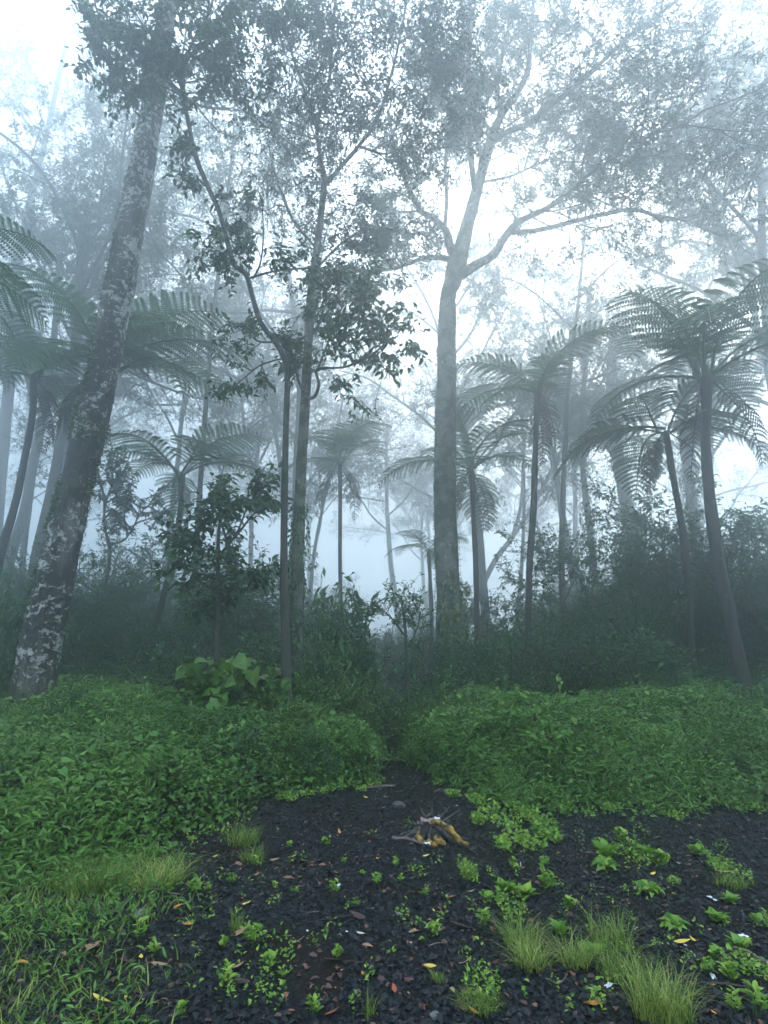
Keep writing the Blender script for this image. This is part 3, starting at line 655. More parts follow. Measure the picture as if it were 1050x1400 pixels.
tree_fern('low young tree fern far back left of the twin trunks', [(355, 930, 12), (355, 870, 11), (354, 825, 12)], 14, 1.6, 10, 10, kinds=['flat', 'mid', 'down'], dead=4)
# close fern reaching in from the left edge: trunk outside the picture
tree_fern('dark tree fern fronds reaching in from the upper left edge', [(-330, 1100, 28, 4.8), (-330, 800, 24, 4.8), (-230, 560, 22, 4.8), (-150, 330, 24, 4.8)], 4.8, 1.45, 8, 11, kinds=['flat', 'down', 'mid'], dead=1, a0=1.9, extra=[('flat', 4, 1.1), ('flat', -24, 1.0), ('down', -8, 1.1)])

# ------------------------------------------------------------------ misty background trees
KS = 1.7; WS = .68
def bg_tree(name, label, trunk, Y, limbs, crown, group=None, mt='bark', sides=12, leaf=.16, vines=0):
    root, org, pts, rad, L = tree(name, label, 'tree', trunk, Y, M[mt], sides, 50, limbs, .05, group)
    cr = Crown()
    for (idx, n_, ll) in crown:
        q = (pts, rad) if idx < 0 else L[idx]
        bough_leaves(cr, q[0], q[1], .35 if idx >= 0 else .6, 1, n_, ll, 2, 4, .12, .5, .02)
    if cr.tw: cr.leaves(7, leaf, .42, LEAF2, .3); link('crown', cr.b.mesh('crown', [M['canopy'], M['twig']], org), root)
    if vines:
        b = MB(); n = int(vines * .55); i = R.random(n) * len(pts) * .85; an = R.random(n) * 6.283
        _, xx, yy = frames(pts); c = at_f(pts, i); rr = at_f(rad, i) + .34 * R.random(n) * (.1 + 2.2 * vnoise(an, c[:, 2] * .8, .9, 7) ** 2)
        pos = c + (np.cos(an)[:, None] * at_f(xx, i) + np.sin(an)[:, None] * at_f(yy, i)) * rr[:, None] + .04 * R.normal(size=(n, 3))
        scatter(b, LEAF2, pos, nrm(rdir(n) + [0, 0, -1.1]), rdir(n), .13, .07)
        o = link('vine_foliage', b.mesh('vine foliage', M['shrub'], org), root); o['kind'] = 'stuff'
    return root
bg_tree('misty_tree', 'faint forked trunk in the mist left of the twin trunks', [(340, 930, 12), (342, 800, 10), (345, 690, 9), (352, 620, 8), (362, 560, 7), (368, 500, 6), (365, 430, 5)], 21,
        [[(348, 650, 6), (335, 590, 5), (328, 520, 4), (320, 450, 3)], [(350, 640, 5), (375, 590, 5), (390, 540, 4), (410, 470, 3)]], [(-1, 14, 3.2), (0, 10, 2.6), (1, 10, 2.6)])
bg_tree('misty_tree', 'slanting pale trunk crossing behind the tree ferns right of centre', [(640, 850, 16), (672, 775, 11), (700, 735, 9), (730, 690, 8), (755, 640, 7), (780, 590, 6), (800, 540, 7), (830, 470, 6)], 21,
        [[(700, 735, 7), (712, 690, 6), (716, 620, 5), (722, 560, 4)], [(755, 640, 5), (790, 610, 4), (830, 570, 3.5)]], [(-1, 12, 2.4), (0, 6, 1.6), (1, 6, 1.6)])
bg_tree('misty_tree', 'dim upright trunk in the blue mist between the right tree ferns', [(822, 900, 16), (815, 820, 14), (808, 740, 13), (800, 670, 12), (795, 600, 11), (800, 500, 9), (805, 400, 8)], 17,
        [[(798, 640, 7), (770, 600, 6), (750, 560, 5)], [(798, 560, 7), (830, 510, 6), (850, 460, 5)]], [(-1, 12, 2.2), (0, 8, 1.6), (1, 10, 2.0)], vines=5000)
bg_tree('misty_tree', 'thick vine draped trunk looming in the mist right of centre', [(890, 920, 30), (880, 830, 28), (868, 750, 27), (855, 680, 26), (843, 610, 24), (836, 540, 22), (840, 440, 18)], 18,
        [[(850, 640, 9), (820, 600, 8), (785, 580, 6)]], [(-1, 10, 2.0), (0, 6, 1.3)], vines=9000)
bg_tree('misty_tree', 'vine draped trunk just left of the tallest tree fern', [(985, 960, 26), (970, 860, 22), (955, 760, 20), (945, 680, 20), (935, 600, 18), (930, 500, 15)], 17,
        [[(940, 640, 8), (960, 570, 7), (1000, 520, 6)]], [(-1, 10, 1.8), (0, 8, 1.6)], vines=9000)
bg_tree('misty_tree', 'grey trunk behind the left edge tree fern', [(60, 950, 30), (70, 840, 26), (80, 740, 23), (88, 640, 21), (100, 520, 18), (112, 400, 15), (120, 280, 12)], 14,
        [[(105, 480, 8), (70, 400, 7), (40, 330, 6)], [(112, 420, 8), (150, 340, 7), (190, 260, 5)]], [(-1, 12, 2.4), (0, 10, 2.2), (1, 10, 2.2)])
bg_tree('misty_tree', 'thin curving pale trunk left of the grey background trunk', [(25, 900, 14), (30, 780, 12), (40, 690, 11), (52, 600, 9), (60, 500, 8)], 16, [], [(-1, 12, 2.0)])
bg_tree('misty_tree', 'small bare forked tree between leaning trunk and slanting tree fern', [(128, 900, 9), (138, 830, 8), (150, 760, 7), (143, 720, 5), (142, 680, 4), (135, 650, 3)], 10.5,
        [[(150, 745, 5), (170, 738, 4), (185, 715, 3), (192, 690, 2.5)], [(142, 700, 3.5), (150, 670, 3), (160, 650, 2.5)]], [(-1, 6, .6), (0, 6, .6), (1, 5, .5)], leaf=.09)
bg_tree('misty_tree', 'faint double trunk in the pale gap below the slim tree fern', [(420, 900, 9), (425, 800, 8), (432, 740, 7), (442, 690, 6), (455, 620, 5), (470, 540, 4)], 19,
        [[(432, 745, 5), (440, 700, 4), (436, 640, 3.5)]], [(-1, 12, 2.4), (0, 6, 1.6)])
bg_tree('misty_tree', 'upright misty trunk right behind the small low tree fern', [(705, 870, 10), (712, 790, 8), (716, 720, 7), (716, 640, 6), (714, 560, 5)], 19, [], [(-1, 12, 2.6)])
bg_tree('misty_tree', 'pale distant tree arching over the upper left corner', [(-20, 900, 30), (0, 650, 24), (20, 450, 18), (30, 330, 14), (60, 200, 10), (90, 60, 8)], 17,
        [[(20, 430, 8), (80, 380, 7), (140, 320, 5), (210, 300, 4)], [(28, 340, 8), (100, 290, 7), (160, 230, 5), (220, 160, 4)], [(60, 200, 6), (0, 120, 5), (-60, 60, 4)], [(60, 180, 6), (130, 120, 5), (190, 60, 4)]],
        [(-1, 12, 3), (0, 12, 2.4), (1, 14, 2.8), (2, 10, 2.6), (3, 12, 2.6)])
bg_tree('misty_tree', 'pale leafy tree filling the right edge above the tallest tree fern', [(1180, 980, 44), (1160, 750, 36), (1130, 520, 28), (1110, 330, 20), (1080, 180, 14), (1050, 60, 9)], 14,
        [[(1125, 500, 10), (1080, 430, 8), (1040, 380, 6), (1000, 350, 4)], [(1115, 350, 10), (1060, 260, 8), (1010, 190, 6), (980, 130, 4)], [(1085, 200, 8), (1020, 120, 6), (985, 70, 4)]],
        [(-1, 12, 2.2), (0, 11, 1.8), (1, 12, 2.0), (2, 9, 1.6)])

KS = 1.0
bg_tree('misty_tree', 'pale tall tree whose thin crown veils the gap left of the twin trunks', [(262, 930, 15), (268, 760, 12), (278, 600, 10), (290, 450, 9), (305, 320, 7), (318, 200, 5), (322, 100, 4)], 19,
        [[(290, 450, 5), (250, 380, 4), (200, 330, 3), (150, 300, 2.5)], [(300, 360, 5), (350, 290, 4), (390, 220, 3), (410, 150, 2)], [(305, 320, 4), (260, 240, 3), (230, 180, 2)]],
        [(-1, 14, 2.0), (0, 12, 1.8), (1, 14, 1.9), (2, 12, 1.8)])
bg_tree('misty_tree', 'pale tree in the mist filling the gap behind the central fork', [(770, 930, 14), (768, 760, 12), (772, 620, 10), (780, 500, 8), (792, 400, 7), (800, 300, 5), (805, 200, 4)], 21,
        [[(790, 410, 5), (840, 360, 4), (900, 330, 3), (950, 320, 2)], [(785, 450, 5), (730, 400, 4), (690, 380, 3), (660, 390, 2)], [(800, 300, 4), (860, 240, 3), (900, 200, 2)]],
        [(-1, 14, 2.2), (0, 10, 1.7), (1, 10, 1.6), (2, 10, 1.9)])
WS = 1.0
# template misty trees, copied through the deep forest
def tall_template(seed, H=19, r=.22, spread=1.0):
    """trunk mesh and crown mesh round the origin"""
    n = 12; pts = np.zeros((n, 3)); 
    for i in range(1, n): pts[i] = pts[i - 1] + np.array([.12 * math.sin(i * .5 + seed) + R.normal() * .04, .1 * math.cos(i * .4 + seed) + R.normal() * .04, H * .72 / (n - 1)])
    b = MB(); b.tube(*resample(pts, 40, np.linspace(r * 1.25, r * .5, n)), 12, 0, False)
    cr = Crown(); lims = []
    for k in range(8):
        t = .55 + .45 * k / 7; q, tg = along(pts, min(t, .999)); az = k * 2.4 + R.random()
        d = np.array([math.cos(az), math.sin(az), .75 + .5 * R.random()]); L = H * .30 * (1.1 - .3 * (t - .55)); pp = [q]; dd = nrm(d)
        for j in range(5): dd = nrm(dd + .2 * R.normal(size=3) + [0, 0, .03]); pp.append(pp[-1] + dd * L / 5)
        pp = np.array(pp); b.tube(*resample(pp, 14, np.linspace(r * .42, .03, 6)), 6, 0, False)
        bough_leaves(cr, pp, None, .25, 1, 9, 2.2 * spread, 2, 4, .15, .5, .02)
    cr.leaves(10, .12, .42, LEAF2, .3)
    return b.mesh('misty trunk', M['bark'], smooth=True), cr.b.mesh('misty crown', [M['canopy'], M['twig']])
TT = [tall_template(1, 19, .15), tall_template(2, 22, .17), tall_template(3, 16, .11, .9)]
far = []
def far_tree(x, y, k, s, rz):
    tm, cm = TT[k]
    root = empty('misty_tree', (x, y, gz(x, y) - .1), 'dim tall tree lost in the mist deep in the forest', 'tree', 'misty trees deep in the forest')
    root.rotation_euler = (R.normal() * .04, R.normal() * .04, rz); root.scale = (s, s, s)
    link('trunk', tm, root); link('crown', cm, root)
for (x, y, k, s) in [(-12.2, 20, 0, 1.3), (-3.6, 25, 1, 1.2), (13.5, 21, 1, 1.3), (4.6, 27, 0, 1.3), (-16.5, 25, 1, 1.3), (16, 24, 0, 1.35), (-11, 31, 2, 1.6), (10.5, 32, 0, 1.35), (-6.2, 36, 0, 1.3),
                     (-18, 33, 1, 1.3), (19, 34, 1, 1.3), (5.5, 40, 2, 1.6), (14, 43, 1, 1.25), (1.5, 42, 0, 1.3), (-13, 44, 0, 1.3), (-24, 42, 2, 1.5), (25, 44, 0, 1.3), (-6, 52, 1, 1.25), (6, 54, 1, 1.25), (15, 56, 0, 1.3), (-16, 57, 1, 1.2)]:
    far_tree(x, y, k, s, R.random() * 6.28)
for j in range(3):
    y = 38 + 34 * R.random(); x = (R.random() * 2 - 1) * .75 * y
    far_tree(x, y, int(R.integers(0, 3)), 1.1 + .35 * R.random(), R.random() * 6.28)
for (x, y, k, s) in [(-9, -2, 0, 1), (1, -11, 0, 1), (10, -4, 2, 1), (-15, 7, 1, 1), (15, 9, 2, 1.1)]:
    far_tree(x, y, k, s, R.random() * 6.28)       # unseen forest round the clearing, added to shade the foreground and its mist

# ------------------------------------------------------------------ shrubs
def shrub_template(H, n0, lvl, leaf, per, kids=4, tpl=LEAF2, wd=.45, mt='shrub', up=.3, spread=1.0, droop=.3):
    cr = Crown()
    for k in range(n0):
        az = k * 2.4 + R.random(); tl = .25 + .75 * R.random()
        cr.grow([.05 * math.cos(az), .05 * math.sin(az), 0], [math.cos(az) * tl * spread, math.sin(az) * tl * spread, .9], H * (.55 + .35 * R.random()), .012 * H, lvl, kids, up, .8, .55)
    cr.leaves(per, leaf, wd, tpl, droop)
    return cr.b.mesh('shrub', [M[mt], M['twig']])
SH = [shrub_template(1.3, 12, 2, .085, 9, 4), shrub_template(1.3, 10, 2, .11, 8, 4), shrub_template(1.3, 14, 2, .07, 10, 4), shrub_template(1.3, 9, 2, .13, 8, 4, wd=.5)]
SB = [shrub_template(1.0, 18, 2, .10, 10, 4, LEAF6, .45, 'herb_light', .1, 1.2), shrub_template(1.0, 18, 2, .085, 10, 4, LEAF6, .42, 'herb', .1, 1.2)]
SBIG = shrub_template(1.0, 14, 1, .17, 9, 5, HEART, .95, 'herb', .1, 1.2, .5)
def shrub(label, px, py, Y, hpx, me, sxy=1.0, cat='shrub', group=None, H0=1.3, name='shrub'):
    g0 = P(px, 900, Y); k = (CAM[2] - gz(g0[0], Y)) / Y; top = 700 + F * math.tan(PITCH + math.atan(k)) - hpx * 1.2; k2 = 1.0 if KS == 1 else KS
    Y = Y * k2; p = P(px, top, Y); z = gz(p[0], Y); zs = np.empty(len(me.vertices) * 3, np.float32); me.vertices.foreach_get('co', zs); zs = zs.reshape(-1, 3); H1 = np.quantile(zs[:, 2], .985); H0 = np.quantile(np.abs(zs[:, :2]), .97) * 1.3
    s = PW(hpx, px, 1000, Y) / max(H0, .3) * .75; sz = (p[2] - z) / H1
    o = link(name, me, None, (p[0], Y, z - .03)); o.scale = (s * sxy, s * sxy, sz); o.rotation_euler = (0, 0, R.random() * 6.28)
    return tag(o, label, cat, group)
KS = 1.0
shrub('bright yellow-green leafy shrub on the right of the path mouth', 715, 1000, 7.9, 84, SB[0], 1.7)
shrub('second bright green shrub closer to the path on its right side', 645, 1000, 7.9, 66, SB[0], 1.5)
shrub('bright shrub spreading at the right end of the bright green row', 790, 1000, 8.2, 62, SB[0], 1.6)
shrub('small bright shrub overhanging the right edge of the path', 602, 1000, 8.2, 52, SB[0], 1.2)
shrub('low pale green mound in front of the big leaning trunk', 172, 1000, 7.7, 78, SB[0], 1.5)
shrub('fern-like green plant at the foot of the big leaning trunk', 90, 1000, 7.9, 74, SB[1], 1.4)
shrub('dark green shrub swelling out of the herbs left of the path', 400, 1000, 8.1, 72, SB[1], 1.5)
shrub('green shrub rising from the herbs near the right edge', 930, 1000, 8.6, 58, SB[1], 1.9)
KS = 1.12
shrub('broad heart-leaved plant below the small glossy tree', 305, 1000, 8.3, 110, SBIG, 1.0, 'plant', H0=1.0, name='heart_leaved_plant')
shrub('second heart-leaved plant nearer the twin trunks', 350, 1000, 8.6, 95, SBIG, 1.0, 'plant', H0=1.0, name='heart_leaved_plant')
shrub('leafy bush crowding the foot of the twin trunks', 430, 1000, 8.7, 110, SB[1], 1.0, H0=1.0)
shrub('green bush leaning over the left side of the path', 488, 1010, 8.8, 85, SB[1], 1.1, H0=1.0)
shrub('green bush leaning over the right side of the path', 590, 1010, 8.9, 80, SB[1], 1.1, H0=1.0)
shrub('dark bush right behind the foot of the central tree', 700, 980, 10.2, 130, SH[2], .9)
shrub('dense dark bush between the two slim tree ferns', 745, 960, 11.2, 120, SH[0], 1.2)
shrub('tall dark bush with thick foliage right of the twin trunks', 470, 950, 9.9, 175, SH[3], .65)
shrub('leaves fringing the right edge at the foot of the tallest tree fern', 1045, 1000, 8, 110, SH[1], .8)
shrub('pale leafy shoot left of the big leaning trunk', 15, 1000, 8.6, 190, SH[3], .5)
shrub('low dark bush filling the gap under the drooping tree fern', 860, 980, 11, 130, SH[0], 1.4)
shrub('dark rounded bush left of the heart-leaved plants', 235, 985, 10, 110, SH[2], 1.2)
for k in range(190):
    y = 13.5 + 36 * R.random() ** 1.2; x = (R.random() * 2 - 1) * (.72 * y + 2)
    if abs(x - path_x(y)) < .8 and y < 17.5: continue
    edge = abs(x - .2) / (.7 * y)
    H = (.35 + 1.9 * R.random() ** 1.8) * (.6 + .75 * min(edge, 1)) * (1 + .03 * (y - 10)); s = H / 1.3 / 1.0
    o = link('shrub', SH[int(R.integers(0, 4))], None, (x, y, gz(x, y) - .05)); o.scale = (s * 1.15, s * 1.15, s); o.rotation_euler = (0, 0, R.random() * 6.28)
    tag(o, 'dark leafy shrub in the misty undergrowth wall under the trees', 'shrub', 'shrubs of the misty undergrowth')

KS = 1.0
def treelet(H, n0):
    cr = Crown(); b0 = np.array([0, 0, 0.])
    for k in range(n0):
        az = k * 2.4; t = .25 + .75 * k / n0; tp = np.array([.15 * math.sin(3 * t), .12 * math.cos(2 * t), H * .75 * t])
        cr.grow(tp, [math.cos(az), math.sin(az), .5], H * (.42 - .12 * t) * (.8 + .4 * R.random()), .02, 2, 5, .12, .9, .55)
    cr.wood(np.array([[0, .12, 0], [.12, .0, H * .3], [.1, -.02, H * .55], [.02, -.05, H * .8]]), .05, .015, 7)
    cr.leaves(9, .125, .45, LEAF2, .35)
    return cr.b.mesh('understorey tree', [M['shrub'], M['twig']])
TL = [treelet(4.2, 14), treelet(3.6, 12), treelet(5.0, 16)]
for k in range(96):
    y = 14.5 + 19 * R.random() ** 1.2; x = (.16 + .84 * R.random() ** .8) * .72 * y * (1 if k % 9 > 3 else -1) + .2
    if k >= 64: y = 30 + 22 * R.random(); x = (R.random() * 2 - 1) * .5 * y
    s_ = (.4 + .9 * R.random() ** 1.3) * (1 + .012 * (y - 15)) * (.7 + .45 * abs(x) / (.72 * y))
    o = link('understorey_tree', TL[k % 3], None, (x, y, gz(x, y) - .05)); o.scale = (s_, s_, s_); o.rotation_euler = (0, 0, R.random() * 6.28)
    tag(o, 'small leafy understorey tree dissolving into the mist between the trunks', 'tree', 'small understorey trees in the mist')
KS = 1.05
k = 0
while k < 85:
    y = 6.0 + 5.2 * R.random() ** .8; x = (R.random() * 2 - 1) * .72 * y
    if herb_in(x, y) < .35: continue
    k += 1; s_ = .22 + .34 * R.random() ** 1.5
    o = link('leafy_plant', (SB + [SH[1], SB[0]])[int(R.integers(0, 4))], None, (x, y, gz(x, y))); o.scale = (s_ * 1.1, s_ * 1.1, s_ * 1.15); o.rotation_euler = (0, 0, R.random() * 6.28)
    tag(o, 'small leafy plant standing just above the low herbs of the clearing edge', 'plant', 'leafy plants among the low herbs')
for k in range(70):
    y = 10.6 + 4.2 * R.random(); x = (R.random() * 2 - 1) * (.72 * y + 1)
    if abs(x - path_x(y)) < .75: continue
    s_ = (.35 + .5 * R.random()) * (1 + .06 * (y - 10)) * (1.25 if abs(x) < 3 else 1)
    o = link('shrub', (SH + SB)[int(R.integers(0, 6))], None, (x, y, gz(x, y) - .05)); o.scale = (s_ * 1.2, s_ * 1.2, s_); o.rotation_euler = (0, 0, R.random() * 6.28)
    tag(o, 'low green shrub in the ragged fringe where herbs meet the forest', 'shrub', 'low shrubs fringing the clearing')
# small glossy tree in front, with big leaves
TF = [(296, 975, 9), (297, 900, 8), (297, 830, 7), (298, 770, 6), (300, 720, 4), (310, 690, 3)]
LF = [[(297, 825, 4), (320, 800, 3), (335, 780, 2.4)], [(298, 775, 4), (270, 745, 3), (250, 725, 2)], [(299, 760, 4), (325, 730, 3.4), (345, 705, 2.6), (365, 690, 2)],
      [(312, 745, 3.5), (300, 710, 3), (285, 680, 2)], [(322, 735, 3), (335, 700, 2.4), (340, 670, 2)], [(298, 790, 3), (275, 785, 2.6), (245, 775, 2)], [(297, 850, 3), (280, 835, 2.4)]]
root, org, pF, rF, L = tree('glossy_leaved_tree', 'small tree with large dark glossy leaves left of the twin trunks', 'tree', TF, 8.7, M['bark'], 10, 50, LF, .05)
cr = Crown()
for q in L: bough_leaves(cr, q[0], q[1], .3, 1, 7, .42, 1, 4, .1, .55, .006)
bough_leaves(cr, pF, rF, .5, 1, 14, .4, 1, 4, .1, .55, .006)
cr.leaves(6, .15, .45, LEAF6, .35); link('crown', cr.b.mesh('crown', [M['near'], M['twig']], org), root)
TS = [(556, 960, 5), (556, 900, 4.5), (553, 850, 4), (548, 815, 3)]
root, org, pF, rF, L = tree('sapling', 'spindly sapling beside the misty path left of the central tree', 'sapling', TS, 10.3, M['bark'], 8, 24, [[(555, 890, 3), (570, 860, 2), (575, 835, 1.5)], [(554, 870, 3), (535, 845, 2), (525, 835, 1.5)]], .05)
cr = Crown()
for q in L + [(pF, rF)]: bough_leaves(cr, q[0], q[1], .3, 1, 9, .4, 1, 4, .1, .55, .005)
cr.leaves(6, .09, .42, LEAF6, .3); link('crown', cr.b.mesh('crown', [M['shrub'], M['twig']], org), root)

# climbers on the trunks
def climber(label, pts, rad, i0, i1, n, out_, ln, tpl, mt, side=None):
    _, xx, yy = frames(pts); i = i0 + (i1 - i0) * R.random(n); an = R.random(n) * 6.283; c = at_f(pts, i)
    pos = c + (np.cos(an)[:, None] * at_f(xx, i) + np.sin(an)[:, None] * at_f(yy, i)) * (at_f(rad, i) + out_ * R.random(n) ** 1.5)[:, None]
    if side is not None: k = ((pos - c) @ np.array(side)) + .05 * R.normal(size=n) > 0; pos = pos[k]; c = c[k]
    n = len(pos); rd = nrm(pos - c); b = MB()
    org = pts[i0].copy()
    scatter(b, tpl, pos, nrm(rd * .6 + np.array([0, 0, -.9]) + .35 * R.normal(size=(n, 3))), rd + .3 * R.normal(size=(n, 3)), ln * (.6 + .7 * R.random(n)), ln * .5)
    root = empty('climbing_vine', org, label, 'vine')
    o = link('foliage', b.mesh('climber foliage', M[mt], org), root)
    b = MB()
    for s0 in (0.4, 2.2, 3.9):
        tt = np.arange(i0, i1, 2); aa = s0 + .25 * np.sin(tt * .25)
        b.tube(pts[tt] + (np.cos(aa)[:, None] * xx[tt] + np.sin(aa)[:, None] * yy[tt]) * (rad[tt] * 1.03 + .008)[:, None], np.full(len(tt), .008), 5)
    link('stem', b.mesh('climber stem', M['twig'], org), root)
climber('yellow-green climber wrapping the foot of the central tree', pD, rD, 5, 34, 1300, .16, .13, LEAF6D, 'vine', (.8, -.5, 0))
climber('dark small-leaved climber on the lower twin trunk', pC, rC, 5, 30, 700, .10, .09, LEAF6D, 'shrub')

# thin vine hanging from the low glossy branch
pts = np.array([P(527, 480, 8.4), P(524, 510, 8.4), P(517, 535, 8.4), P(513, 555, 8.4), P(519, 575, 8.4)])
b = MB(); pp = resample(pts, 24); b.tube(pp, np.full(24, .004), 4, 1)
i = R.integers(14, 24, 14); scatter(b, LEAF6, pp[i], nrm(rdir(14) + [0, 0, -.8]), rdir(14), .07, .03)
o = link('hanging_vine', b.mesh('hanging vine', [M['near'], M['twig']], pp[0]), None, pp[0]); tag(o, 'thin vine dangling from the low leafy branch in front of the mist', 'vine')

# ------------------------------------------------------------------ weeds on the gravel
def rosette(n, L, W, el=.5, tpl=LEAF6, m='weed', tiers=1, stem=.0):
    b = MB(); pos, d, u, ln = [], [], [], []
    for k in range(n):
        az = k * 2.4 + .4 * R.random(); e = el * (.4 + 1.0 * R.random()); z = stem * (k / n)
        dv = np.array([math.cos(az) * math.cos(e), math.sin(az) * math.cos(e), math.sin(e)]); r0 = .18 * L
        p = np.array([0, 0, z + .004]); q = p + dv * r0 * (.6 + R.random()); b.tube(np.array([p, q]), [.0022, .0016], 4, 1, False)
        pos.append(q); d.append(dv); u.append(nrm(np.array([0, 0, 1.]) + .3 * R.normal(size=3))); ln.append(L * (.55 + .6 * R.random()))
    pos, d, u, ln = map(np.array, (pos, d, u, ln)); scatter(b, tpl, pos, d, u, ln, W * ln)
    return b.mesh('weed', [M[m], M['stem']])
def sprout(n, H, L, W, tpl=HEART, m='weed'):
    b = MB(); pos, d, u, ln = [], [], [], []
    for k in range(n):
        az = R.random() * 6.28; sp = .5 * H * R.random(); h = H * (.5 + .6 * R.random())
        p0 = np.array([math.cos(az) * sp * .7, math.sin(az) * sp * .7, 0]); p2 = p0 + np.array([math.cos(az) * sp * .6, math.sin(az) * sp * .6, h]); pm = (p0 + p2) / 2 + .1 * h * R.normal(size=3)
        pp = np.array([p0, pm, p2]); b.tube(pp, [.0022, .002, .0014], 4, 1, False)
        for j in range(5):
            t = .45 + .55 * j / 4; q, _ = along(pp, t); a2 = j * 2.1 + az + .4 * R.normal()
            pos.append(q); d.append([math.cos(a2), math.sin(a2), .35 + .3 * R.random()]); u.append(nrm(np.array([0, 0, 1.]) + .3 * R.normal(size=3))); ln.append(L * (.5 + .6 * R.random()))
    pos, d, u, ln = map(np.array, (pos, d, u, ln)); scatter(b, tpl, pos, d, u, ln, W * ln)
    return b.mesh('weed', [M[m], M['stem']])
WT = {'r': [rosette(22, .085, .7, .7, HEART), rosette(18, .09, .62, .6, LEAF6D), rosette(26, .08, .8, .8, HEART)],            # broad rosette
      's': [sprout(6, .085, .042, .85), sprout(5, .10, .045, .8), sprout(8, .08, .036, .9)],               # round leaved sprouts
      'p': [sprout(6, .11, .055, .42, LEAF6), sprout(5, .12, .06, .4, LEAF6), sprout(8, .09, .05, .42, LEAF6)]}   # pointed leaves
WH = {'r': .21, 's': .165, 'p': .18}
def weed(px, py, wpx, kind, label, cat='weed'):
    g_ = G(px, py); z = gz(g_[0], g_[1]); s = PW(wpx, px, py, g_[1]) / WH[kind]
    me = WT[kind][int(R.integers(0, 3))]
    o = link('weed', me, None, (g_[0], g_[1], z - .004)); o.scale = (s, s, s * (.85 + .3 * R.random())); o.rotation_euler = (0, 0, R.random() * 6.28)
    return tag(o, label, cat, 'weeds sprouting from the black gravel')
